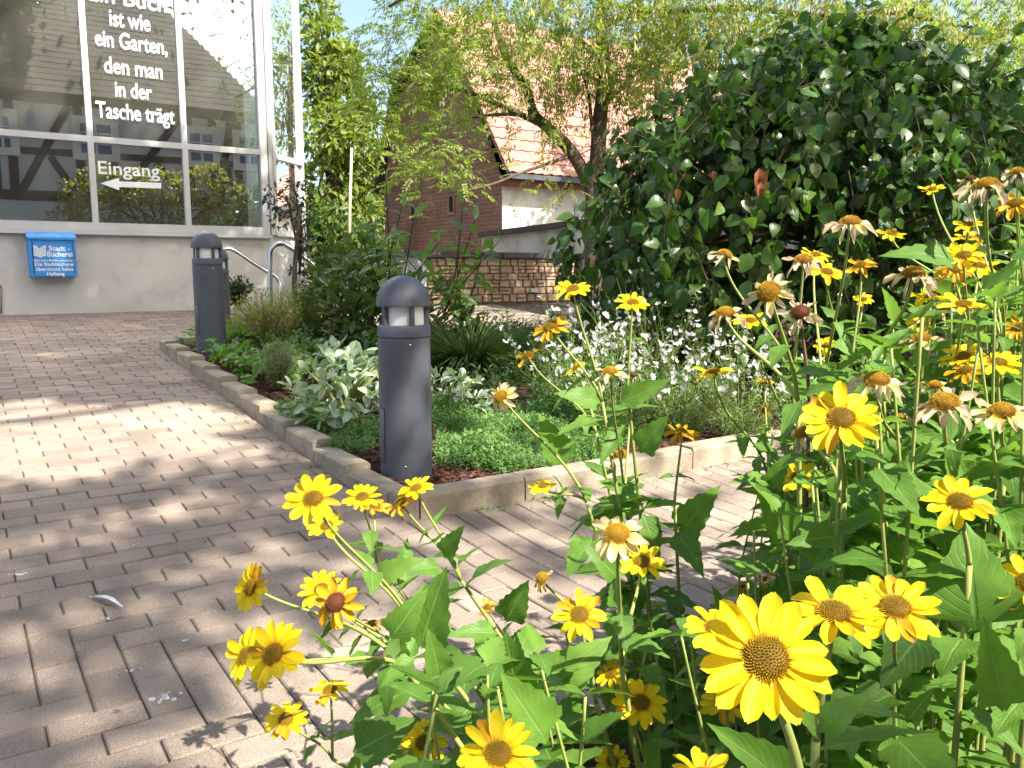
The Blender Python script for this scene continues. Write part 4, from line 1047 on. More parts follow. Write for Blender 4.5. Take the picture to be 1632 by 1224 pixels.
G = lambda px, D: np.array([at(px, 430, D)[0], at(px, 430, D)[1], zg(99)-.1])
crown_tree('leafy_tree', G(530, 19), [(at(a, b, 19+c), r_/F*19) for a, b, c, r_ in ((515, 60, 0, 40), (525, 120, 0, 50), (545, 165, .5, 55), (530, 210, -.5, 55), (560, 240, 0, 50), (520, 290, 0, 55), (560, 330, .5, 50), (500, 350, 0, 50), (505, 20, .5, 35), (540, 100, 0, 40), (580, 190, .5, 30))], fl, 5200, .26, 'tall yellow-green sunlit tree just right of the library glass corner', .2)
crown_tree('leafy_tree', G(595, 24), [(at(a, b, 24+c), r_/F*24) for a, b, c, r_ in ((590, 270, 0, 35), (600, 320, 0, 45), (570, 360, 1, 50), (625, 350, 0, 35), (610, 385, 0, 40), (640, 320, 1, 30))], fl, 2600, .26, 'lower yellow-green tree in front of the left edge of the brick gable', .2)
crown_tree('leafy_tree', G(540, 15.5), [(at(a, b, 15.5), r_/F*15.5) for a, b, r_ in ((500, 390, 40), (540, 380, 40), (580, 395, 40), (520, 350, 30), (610, 405, 30))], fl2, 2000, .2, 'dark green bushy tree low behind the handrails', .12)
# loose tree standing off to the right beyond the weeping shrub; the side pane mirrors it
def side_mirror(px, py, k):
    d = at(px, py, 1)-CAM; q = CAM+d*(np.dot(C1-CAM, N2)/np.dot(d, N2)); d = unit(d); r_ = d-2*np.dot(d, N2)*N2; return q+r_*k
smp = [(side_mirror(a, b, 8.5), r_) for a, b, r_ in ((470, 30, .45), (462, 75, .5), (470, 120, .55), (455, 160, .6), (468, 200, .6), (448, 230, .5))]
_b = np.mean([c for c, _ in smp], axis=0); _b = np.array([_b[0], _b[1], zg(99)-.1])
crown_tree('leafy_tree', _b, smp, fl, 1500, .15, 'loose green tree standing before the barn roof, right of the two brown stems', .10)
# small holly-like tree by the side pane
m_holly = leafmat('holly_leaf', (.025, .055, .02), (.045, .085, .03), tr=.18, rough=.3, spec=.55)
hol = [blade('leaf', m_holly, 1, .5, 3, .25, .2, 'ovate', .15)]
b_ = at(476, 500, 7.3); b_ = np.array([b_[0], b_[1], bedz(7)])
e_ = crown_tree('holly_tree', b_, [(at(a, c, 7.3), r_/F*7.3) for a, c, r_ in ((440, 316, 22), (468, 306, 26), (482, 340, 24), (447, 352, 16), (488, 385, 16), (472, 432, 12), (486, 448, 16), (492, 425, 14))], hol, 520, .055, 'small holly-like tree with dark leaves and brown trunk beside the handrails', .035, at(478, 330, 7.3))

# weeping broad-leaved shrub
m_weep = leafmat('weeping_leaf', (.036, .095, .014), (.075, .165, .024), back=(.06, .11, .04), tr=.36, rough=.3, spec=.5, vein=(.08, .15, .04), c3=(.13, .21, .035))
wl = [blade('leaf', m_weep, 1, .74, 5, .12, b_, 'heart', 0, wave=.06) for b_ in (.15, .4, .6)]
wc = at(1322, 430, 6.6); wc = np.array([wc[0], wc[1], zg(7)])
weep = empty('weeping_shrub', wc, 'large mound of dark hanging broad leaves filling the upper right', 'weeping shrub')
mbk = MB(); xf = []
ztop = at(1290, 85, 6.6)[2]
limb(mbk, [wc, wc+Z*.8+V*.1, wc+Z*1.6, wc+Z*(ztop-wc[2]-.4)], .10, .05)
RX, RY = 2.0, 1.45
def lump(a, h): return 1+.10*math.sin(3*a+1+h*2)+.08*math.sin(7*a-h*3)+.05*math.sin(13*a+h*5)
HT = ztop-wc[2]
def mound(a, f):     # f 0 at the top .. 1 at the ground
    r_ = math.sin(min(1, f*1.55)*math.pi/2)**.60*(1-.14*max(0, f-.7)/.3); l_ = lump(a, f)
    return np.array([wc[0]+RX*r_*l_*math.cos(a), wc[1]+RY*r_*l_*math.sin(a), wc[2]+HT*(1-f)*(1+.05*math.sin(5*a))])
# hanging shoots, each with its leaves
for k in range(430):
    a = random.uniform(0, 6.28); f0 = random.random()**.8*.78; L_ = random.uniform(.18, .42); dep = random.uniform(.80, 1.06)
    P0 = []
    for q in np.linspace(0, 1, 6):
        p = mound(a+.10*math.sin(q*2+k), min(.97, f0+L_*q)); p[:2] = wc[:2]+(p[:2]-wc[:2])*(dep+.05*math.sin(q*3)); P0.append(p)
    mbk.tube(P0, list(np.linspace(.005, .0018, 6)), 3, cap=False)
    for j in range(16):
        q = random.random(); i = min(4, int(q*5)); p = P0[i]+(P0[i+1]-P0[i])*(q*5-i)
        o2 = unit(np.array([math.cos(a), math.sin(a), 0])*.9+rng.normal(size=3)*[.6, .6, .3]); d = unit(o2*.4-Z*.75+rng.normal(size=3)*.5); nn = unit(o2+Z*.5+rng.normal(size=3)*.5)
        xf.append(leafframe(p+o2*.02+rng.normal(size=3)*.035, d, nn, random.uniform(.05, .15)))
for _ in range(1500):    # crest: spreading leaves that catch the sun
    a, f = random.uniform(0, 6.28), random.random()**1.2*.42; p = mound(a, f); p[:2] = wc[:2]+(p[:2]-wc[:2])*random.uniform(.7, 1.05); p[2] += random.gauss(0, .07)
    d = unit(rng.normal(size=3)+[math.cos(a)*.6, math.sin(a)*.6, -.3]); xf.append(leafframe(p, d, perp_up(d, .6), random.uniform(.08, .145)))
for _ in range(150):      # loose shoots sticking out
    a, f = random.uniform(0, 6.28), random.random()*.5; p = mound(a, f); d = unit(rng.normal(size=3)*.8+[math.cos(a), math.sin(a), .5]); e2 = p+d*random.uniform(.15, .42)
    mbk.tube([p, (p+e2)/2+Z*.04, e2], [.005, .004, .002], 3, cap=False)
    for j in range(7): q = p+(e2-p)*j/6; dd = unit(rng.normal(size=3)-Z*.3); xf.append(leafframe(q, dd, perp_up(dd, .6), random.uniform(.07, .13)))
for _ in range(4200):    # inner leaves that close the mound
    a, f = random.uniform(0, 6.28), random.random()*.9; p = mound(a, f); p[:2] = wc[:2]+(p[:2]-wc[:2])*random.uniform(.35, .8); d = unit(rng.normal(size=3)-Z*.8); xf.append(leafframe(p, d, rnd_dir(), random.uniform(.10, .16)))
for _ in range(60):
    a, f = random.uniform(0, 6.28), random.uniform(.1, .6); p = mound(a, f); limb(mbk, [wc+Z*HT*random.uniform(.2, .7), wc+(p-wc)*.6+Z*.25, wc+(p-wc)*.9], .018, .006, 4)
mbk.obj('branches', m_twig, weep)
xf = [x for x in xf if x[2, 3] > wc[2]+.04]
scatter('leaf', wl, xf, weep, 300)
m_dry = leafmat('withered_leaf', (.30, .10, .045), (.36, .14, .06), tr=.3, rough=.7)
dl = blade('withered_leaf', m_dry, 1, .45, 5, .5, .5, 'ovate', 0, .4, wave=.2)
for px, py, ln in ((1210, 268, .20), (1212, 290, .15), (1080, 300, .09), (1137, 272, .07)):
    p = at(px, py, 5.02); d = unit([.05, -.1, -1]); 
    mm = leafframe(p-pos_of(weep), d, unit([0, -1, .1]), ln); link('withered_leaf', dl, weep, Matrix(mm.tolist()))['label'] = 'withered reddish brown hanging leaf'
# shrubs that fill the background at the right and behind the flowers
crown_tree('background_tree', G(1480, 15), [(at(a, b, 15), r_/F*15) for a, b, r_ in ((1100, 60, 60), (1180, 90, 70), (1540, 120, 80), (1630, 170, 80), (1620, 330, 80), (1680, 260, 90), (1400, 60, 90))], fl2, 3200, .24, 'dark tree showing behind the top of the weeping shrub', .2)

# ------------------------------------------------------------------ courtyard trees behind the viewer (shade and reflections)
m_court = leafmat('courtyard_leaf', (.24, .25, .04), (.30, .28, .045), tr=.45, rough=.5, c3=(.42, .24, .06))
cl_ = [blade('leaf', m_court, 1, .6, 2, .15, .25, 'ovate')]
def VP_(px, py, s_real): t, z = virt(px, py, s_real); return W(s_real, t, z)
cp_ = [(VP_(a, b, -2.6), r_/F*21.4) for a, b, r_ in ((120, 310, 26), (160, 290, 30), (210, 300, 34), (260, 300, 36), (310, 290, 26), (340, 280, 22), (150, 335, 34), (220, 340, 40), (300, 335, 36), (370, 320, 36), (400, 345, 30), (350, 350, 30), (110, 350, 26))]
c0 = np.mean([c for c, _ in cp_], axis=0)
crown_tree('courtyard_shrub', np.array([c0[0], c0[1], 0]), cp_, cl_, 5200, .13, 'autumn-tinted leafy shrub standing behind the viewer, mirrored in the lower panes', .1)
# ------------------------------------------------------------------ false sunflowers in the foreground
def petalmat(name, base, tip, mid, tr, stripe=.12, rough=.55, tipbrown=None):
    m, nt = newmat(name); L = nt.links
    uv = nd(nt, 'ShaderNodeTexCoord'); sep = nd(nt, 'ShaderNodeSeparateXYZ'); L.new(uv.outputs['UV'], sep.inputs[0])
    oi = nd(nt, 'ShaderNodeObjectInfo'); geo = nd(nt, 'ShaderNodeNewGeometry')
    stops = [(0, base), (.35, mid), (.85, mid), (1, tip)]
    if tipbrown: stops = [(0, base), (.3, mid), (.72, tip), (1, tipbrown)]
    nz = noise(nt, geo.outputs['Position'], 70, 3)
    sh = nd(nt, 'ShaderNodeMath', operation='MULTIPLY_ADD'); L.new(nz, sh.inputs[0]); sh.inputs[1].default_value = .35 if tipbrown else .12; L.new(sep.outputs[1], sh.inputs[2])
    of = nd(nt, 'ShaderNodeMath', operation='SUBTRACT'); L.new(sh.outputs[0], of.inputs[0]); of.inputs[1].default_value = .17 if tipbrown else .06
    col = ramp(nt, of.outputs[0], stops)
    k = nd(nt, 'ShaderNodeMath', operation='MULTIPLY'); L.new(sep.outputs[0], k.inputs[0]); k.inputs[1].default_value = 44
    sn = nd(nt, 'ShaderNodeMath', operation='SINE'); L.new(k.outputs[0], sn.inputs[0])
    st_ = ramp(nt, sn.outputs[0], [(0, g3(1-stripe)), (.6, g3(1))]); col = mix(nt, 1.0, col, st_, 'MULTIPLY')
    v = ramp(nt, oi.outputs['Random'], [(0, g3(.88)), (1, g3(1.08))]); col = mix(nt, 1.0, col, v, 'MULTIPLY')
    b = nd(nt, 'ShaderNodeBsdfPrincipled'); L.new(col, b.inputs['Base Color']); b.inputs['Roughness'].default_value = rough; b.inputs['Specular IOR Level'].default_value = .25
    bn = nd(nt, 'ShaderNodeBump'); bn.inputs['Strength'].default_value = .10; bn.inputs['Distance'].default_value = .0005; L.new(sn.outputs[0], bn.inputs['Height']); L.new(bn.outputs[0], b.inputs['Normal'])
    t = nd(nt, 'ShaderNodeBsdfTranslucent'); L.new(col, t.inputs[0])
    ms = nd(nt, 'ShaderNodeMixShader'); ms.inputs[0].default_value = tr; L.new(b.outputs[0], ms.inputs[1]); L.new(t.outputs[0], ms.inputs[2])
    o = nd(nt, 'ShaderNodeOutputMaterial'); L.new(ms.outputs[0], o.inputs[0]); return m
m_py = petalmat('yellow_petal', (.84, .46, .004), (.92, .74, .03), (.90, .67, .010), .40, .05)
m_po = petalmat('aging_orange_petal', (.66, .30, .012), (.60, .32, .06), (.72, .38, .012), .35, .2)
m_pw = petalmat('faded_petal', (.70, .46, .10), (.78, .62, .44), (.80, .66, .38), .40, .16, .75, tipbrown=(.62, .44, .30))
m_pd = petalmat('half_faded_petal', (.80, .50, .04), (.78, .62, .38), (.80, .60, .16), .38, .15, .7, tipbrown=(.58, .38, .20))
def petal(name, mat, wd, cup, curl, nx=4, ny=7, tipw=.75, wave=0.0, twist=0.0):
    mbk = MB(); vs = []; uv = []
    for i in range(ny+1):
        y = i/ny
        w_ = wd/2*(.42+.58*min(1, y*2.6)**.8)*(1 if y < .6 else math.sqrt(max(0, 1-((y-.6)/.415)**2.2)))
        for j in range(nx+1):
            c = -1+2*j/nx; yy = y-.035*(1-abs(math.sin(c*math.pi*1.0)))*(1 if i == ny else 0)
            ang = twist*y; x = c*w_; z = cup*(c*c-.4)*w_+curl*y*y+wave*math.sin(y*7+c*1.7)*.06+ .010*math.cos(c*math.pi*2)*(1 if 0 < y < 1 else .4)
            vs.append((x*math.cos(ang), yy, z+x*math.sin(ang))); uv.append((.5+c*.5, y))
    k = nx+1; fs = [(i*k+j, i*k+j+1, (i+1)*k+j+1, (i+1)*k+j) for i in range(ny) for j in range(nx)]
    return mbk.add(vs, fs, 0, uv, True).mesh(name, mat)
PET = {
 'f': [petal('petal', m_py, w_, c_, k_, wave=.3, twist=tw_) for w_, c_, k_, tw_ in ((.38, .35, -.10, 0), (.42, .25, .02, .12), (.36, .5, -.22, -.15), (.40, .15, -.04, .1), (.33, .6, .08, -.1), (.39, .3, -.36, .05))],
 'o': [petal('petal', m_po, w_, c_, k_, wave=.7, twist=tw_) for w_, c_, k_, tw_ in ((.34, .5, -.2, .3), (.38, .3, -.05, -.2), (.32, .7, -.4, .4), (.36, .4, .1, .1))],
 'w': [petal('petal', m_pw, w_, c_, k_, wave=1.4, twist=tw_) for w_, c_, k_, tw_ in ((.30, .9, -.3, .9), (.36, .6, -.1, -.5), (.26, 1.0, -.5, 1.2), (.33, .7, .15, .4), (.28, .8, -.7, -.9))],
 'd': [petal('petal', m_pd, w_, c_, k_, wave=1.0, twist=tw_) for w_, c_, k_, tw_ in ((.32, .7, -.3, .5), (.36, .5, -.05, -.3), (.30, .8, -.5, .7), (.34, .5, .1, .2))]}
PET['c'] = PET['d']; 
def discmat(name, c_in, c_out, dark):
    m, nt = newmat(name); L = nt.links
    uv = nd(nt, 'ShaderNodeTexCoord'); sep = nd(nt, 'ShaderNodeSeparateXYZ'); L.new(uv.outputs['UV'], sep.inputs[0])
    geo = nd(nt, 'ShaderNodeNewGeometry')
    c = ramp(nt, sep.outputs[0], [(0, c_in), (.55, tuple(.5*(a+b) for a, b in zip(c_in, c_out))), (1, c_out)])
    k = ramp(nt, sep.outputs[1], [(0, dark), (.7, g3(1.0)), (1, (1.25, 1.2, 1.0))]); c = mix(nt, 1.0, c, k, 'MULTIPLY')
    v = ramp(nt, geo.outputs['Random Per Island'], [(0, g3(.65)), (1, g3(1.25))]); c = mix(nt, 1.0, c, v, 'MULTIPLY')
    b = nd(nt, 'ShaderNodeBsdfPrincipled'); L.new(c, b.inputs['Base Color']); b.inputs['Roughness'].default_value = .7; b.inputs['Specular IOR Level'].default_value = .2
    o = nd(nt, 'ShaderNodeOutputMaterial'); L.new(b.outputs[0], o.inputs[0]); return m
m_df = discmat('golden_disc', (.25, .19, .018), (.47, .29, .012), (.24, .16, .05))
m_dw = discmat('tawny_disc', (.56, .38, .03), (.40, .22, .02), (.32, .22, .08))
m_db = discmat('brown_disc', (.20, .075, .03), (.14, .05, .025), (.5, .4, .3))
def disc(name, mat, r, h, n=300, hole=0.0):
    mbk = MB()
    rings = [(r*math.cos(a), h*math.sin(a)) for a in np.linspace(0, math.pi/2*.98, 6)]
    m_ = 18; vs = []; uv = []
    for q, z in rings:
        for k in range(m_): vs.append((q*math.cos(6.2832*k/m_), q*math.sin(6.2832*k/m_), z)); uv.append((q/r, .15))
    vs.append((0, 0, h)); uv.append((0, .15)); fs = [(i*m_+k, i*m_+(k+1) % m_, (i+1)*m_+(k+1) % m_, (i+1)*m_+k) for i in range(5) for k in range(m_)]
    fs += [(5*m_+k, 5*m_+(k+1) % m_, 6*m_) for k in range(m_)]
    mbk.add(vs, fs, 0, uv, True)
    for k in range(n):     # florets on a phyllotaxis spiral
        f_ = math.sqrt((k+.5)/n); a = k*2.39996; q = r*math.sin(f_*math.pi/2)*.99; z = h*math.cos(f_*math.pi/2)
        nn = unit(np.array([q/r**2*math.cos(a), q/r**2*math.sin(a), z/h**2])); p = np.array([q*math.cos(a), q*math.sin(a), z])
        x = unit(np.cross(nn, [0.3, .2, 1])); y = np.cross(nn, x); sz = r*.046; ht_ = r*random.uniform(.09, .17)*(1.5 if f_ > .8 else 1)
        v5 = [p+sz*(x*math.cos(b)+y*math.sin(b))-nn*sz*.3 for b in (0, 1.571, 3.142, 4.712)]+[p+nn*ht_+.35*sz*(x*math.cos(b)+y*math.sin(b)) for b in (0, 1.571, 3.142, 4.712)]
        mbk.add(v5, [(4, 5, 6, 7), (0, 1, 5, 4), (1, 2, 6, 5), (2, 3, 7, 6), (3, 0, 4, 7)], 0, [(f_, .1)]*4+[(f_, 1)]*4)
    return mbk.mesh(name, mat)
DISC = {'f': disc('disc', m_df, .325, .15), 'o': disc('disc', m_df, .33, .20), 'w': disc('disc', m_dw, .36, .25), 'd': disc('disc', m_dw, .35, .22), 'c': disc('disc', m_dw, .42, .42), 'b': disc('disc', m_db, .5, .5, 120), 'k': disc('disc', m_db, .36, .28)}
m_sep = leafmat('sepal_green', (.12, .19, .045), (.17, .24, .06), tr=.25, rough=.6)
def calyx():
    mbk = MB(); mbk.lathe([(.055, -.16), (.11, -.12), (.24, -.06), (.30, 0), (.0, .01)], 12)
    o1 = mbk.mesh('flower_head', m_sep)
    sp_ = blade('sepal', m_sep, 1, .5, 2, .1, .2, 'ovate'); bm_v = []
    mb2 = MB()
    for k in range(11):
        a = 6.283*k/11; d = unit([math.cos(a), math.sin(a), .05]); f = leafframe(np.array([math.cos(a)*.2, math.sin(a)*.2, -.05]), d, unit([-d[0]*.1, -d[1]*.1, 1]), .26)
        vs = [f[:3, :3] @ np.array(v.co[:])+f[:3, 3] for v in sp_.vertices]; mb2.add(vs, [tuple(p.vertices) for p in sp_.polygons], 0, None, True)
    mb2.lathe([(.055, -.16), (.11, -.12), (.24, -.06), (.30, 0), (.0, .01)], 12)
    return mb2.mesh('flower_head', m_sep)
CAL = calyx()
m_hst = surf('sunflower_stem', (.30, .33, .085), (.22, .27, .07), 14, .6, spec=.3)
m_hbr = surf('brown_stem', (.16, .085, .045), (.12, .07, .04), 14, .7)
m_hl = leafmat('sunflower_leaf', (.085, .18, .026), (.115, .235, .034), back=(.14, .23, .065), tr=.40, rough=.48, vein=(.17, .29, .07), spec=.3, c3=(.15, .27, .04))
HL = []
def hleaf(fold, bend, tw_, wd, ny=13):
    mbk = MB(); vs = []; uv = []; k = 5
    for i in range(ny+1):
        y = i/ny
        if y < .1: w_ = wd*.5*(.06+ y*3.0)
        else: w_ = wd*.5*max(0, (math.sin(math.pi*min(1, .10+(y)*.90)**.58))**.9)*(1.02-.02*y)
        if i == ny: w_ = 0
        tooth = 1.0 if i in (0, ny) else (1.06 if i % 2 else .93)
        for j, c in enumerate((-1, -.5, 0, .5, 1)):
            e = tooth if abs(c) == 1 else 1
            x = c*w_*e; yy = y*(1-.1*bend)+(.022 if abs(c) == 1 and i % 2 else 0)-.03*abs(c); z = -bend*y*y*.55+abs(c)*w_*fold*2+.018*math.sin(y*16+c*2.5)*(w_/wd*2)*(1 if abs(c) == 1 else .4)+tw_*c*w_*y
            vs.append((x, yy, z)); uv.append((.5+c*.5, y))
    fs = [(i*k+j, i*k+j+1, (i+1)*k+j+1, (i+1)*k+j) for i in range(ny) for j in range(k-1)]
    return mbk.add(vs, fs, 0, uv, True).mesh('leaf', m_hl)
HL = [hleaf(.12, .25, 0, .50), hleaf(.2, .5, .3, .46), hleaf(.08, .8, -.3, .52), hleaf(.26, .1, .2, .42), hleaf(.10, .45, -.15, .58)]
for k, me in enumerate(HL): pass

# id: (px, py, diameter px, kind, tilt away from the lens deg, tilt direction deg (0 up, 90 left, -90 right), petals)
FL = {
1: (1225, 464, 95, 'w', 28, 30, 13), 2: (1156, 497, 80, 'w', 72, 5, 9), 3: (1196, 509, 54, 'f', 66, 0, 14), 4: (1275, 497, 76, 'W', 42, 10, 14), 5: (1318, 431, 56, 'f', 64, -10, 13), 6: (1281, 412, 74, 'w', 74, 0, 10),
7: (1157, 404, 62, 'w', 84, -25, 7), 8: (1371, 421, 50, 'o', 60, 20, 12), 9: (1456, 434, 92, 'w', 74, 0, 14), 10: (1521, 428, 60, 'o', 60, 0, 14), 11: (1563, 421, 56, 'f', 62, -10, 14), 12: (1481, 470, 66, 'f', 78, 0, 12), 13: (1535, 482, 74, 'f', 72, 0, 9),
14: (1505, 490, 50, 'K', 76, 0, 7), 15: (1376, 476, 32, 'f', 50, 0, 12), 16: (1465, 514, 40, 'f', 40, 0, 15), 17: (1468, 536, 76, 'd', 76, 0, 6), 18: (1568, 518, 34, 'f', 62, 0, 12), 19: (1625, 520, 54, 'o', 45, 20, 14), 20: (1315, 550, 36, 'f', 50, 20, 12),
21: (1136, 590, 72, 'f', 80, 8, 7), 22: (1398, 603, 100, 'w', 62, 0, 13), 23: (1535, 566, 66, 'f', 55, 10, 14), 24: (1590, 575, 82, 'f', 68, 0, 12), 25: (1538, 588, 60, 'o', 60, 20, 12), 26: (1506, 639, 112, 'w', 52, 0, 15), 27: (1490, 612, 60, 'd', 66, 0, 9),
28: (1598, 652, 100, 'd', 58, 0, 12), 29: (1341, 664, 126, 'f', 38, 0, 16), 30: (1278, 684, 84, 'd', 55, 60, 9), 31: (1217, 653, 30, 'o', 60, 70, 9), 32: (1273, 759, 74, 'f', 45, 5, 12), 33: (1435, 665, 46, 'd', 45, 0, 12), 34: (1530, 797, 106, 'f', 42, 0, 14),
36: (1231, 820, 34, 'o', 60, -20, 12), 37: (1219, 605, 32, 'o', 80, 0, 8), 38: (1087, 687, 56, 'o', 64, 0, 14), 39: (1355, 352, 84, 'w', 84, 0, 12), 40: (1421, 371, 48, 'f', 72, -10, 11), 41: (1573, 293, 100, 'w', 86, 0, 12), 42: (1485, 300, 40, 'f', 66, 10, 10),
43: (1546, 284, 44, 'K', 84, 0, 6), 44: (1618, 322, 66, 'o', 62, 10, 12), 45: (1543, 356, 44, 'f', 66, 0, 13), 46: (1536, 405, 62, 'f', 52, 0, 16), 47: (1622, 272, 56, 'w', 80, 0, 9), 48: (1300, 404, 50, 'f', 74, -10, 10), 49: (1540, 377, 48, 'f', 74, 0, 9),
50: (913, 458, 58, 'f', 62, 5, 11), 51: (1008, 480, 58, 'f', 68, 0, 12), 52: (877, 518, 66, 'o', 60, 30, 11), 53: (840, 565, 52, 'o', 74, 25, 5), 54: (917, 585, 38, 'f', 66, 40, 9), 55: (973, 590, 62, 'd', 66, 0, 7), 56: (797, 631, 60, 'd', 42, 55, 12), 58: (990, 725, 50, 'c', 72, 0, 5),
59: (865, 773, 46, 'f', 62, 10, 12), 60: (1009, 597, 17, 'b', 20, 0, 0),
62: (397, 936, 80, 'f', 55, 80, 13), 63: (433, 1042, 108, 'f', 42, 62, 16), 64: (391, 1044, 88, 'f', 46, 68, 13), 65: (455, 1145, 72, 'f', 34, 25, 10), 66: (525, 1097, 66, 'f', 52, 15, 10), 67: (513, 938, 76, 'f', 40, 10, 14), 68: (534, 960, 86, 'O', 35, 60, 12), 69: (520, 836, 62, 'f', 50, 20, 10),
70: (498, 793, 92, 'f', 38, 20, 12), 71: (577, 790, 62, 'f', 50, 10, 14), 76.5: (598, 805, 52, 'o', 60, -10, 9), 72: (662, 776, 58, 'f', 60, 20, 12), 72.5: (637, 799, 58, 'o', 62, 40, 9), 73: (675, 1182, 82, 'f', 32, 20, 14), 74: (794, 1199, 132, 'f', 30, 0, 16), 75: (924, 978, 86, 'f', 26, 0, 14),
76: (974, 1073, 54, 'f', 40, 40, 11), 77: (1021, 1118, 86, 'f', 32, 0, 16), 78: (984, 848, 106, 'd', 42, 0, 15), 79: (1024, 893, 80, 'f', 46, -5, 11), 80: (864, 921, 46, 'c', 40, 30, 6), 81: (776, 967, 36, 'o', 50, 30, 10), 82: (594, 992, 42, 'o', 62, -10, 9), 83: (976, 1212, 58, 'f', 30, 0, 14),
86: (1221, 1046, 216, 'f', 22, 0, 17), 87: (1329, 970, 160, 'f', 56, 0, 15), 88: (1427, 964, 138, 'f', 42, 0, 15), 89: (1140, 997, 102, 'f', 50, 5, 13), 90: (1155, 1117, 82, 'f', 36, 10, 14), 91: (1121, 1236, 110, 'f', 40, 0, 15), 92: (1638, 925, 104, 'f', 36, 20, 14),
95: (1255, 895, 26, 'o', 60, -20, 9), 95.1: (1184, 934, 26, 'o', 55, 0, 10), 95.2: (1219, 922, 26, 'o', 60, 60, 8), 96: (1472, 908, 36, 'o', 60, -30, 8)}
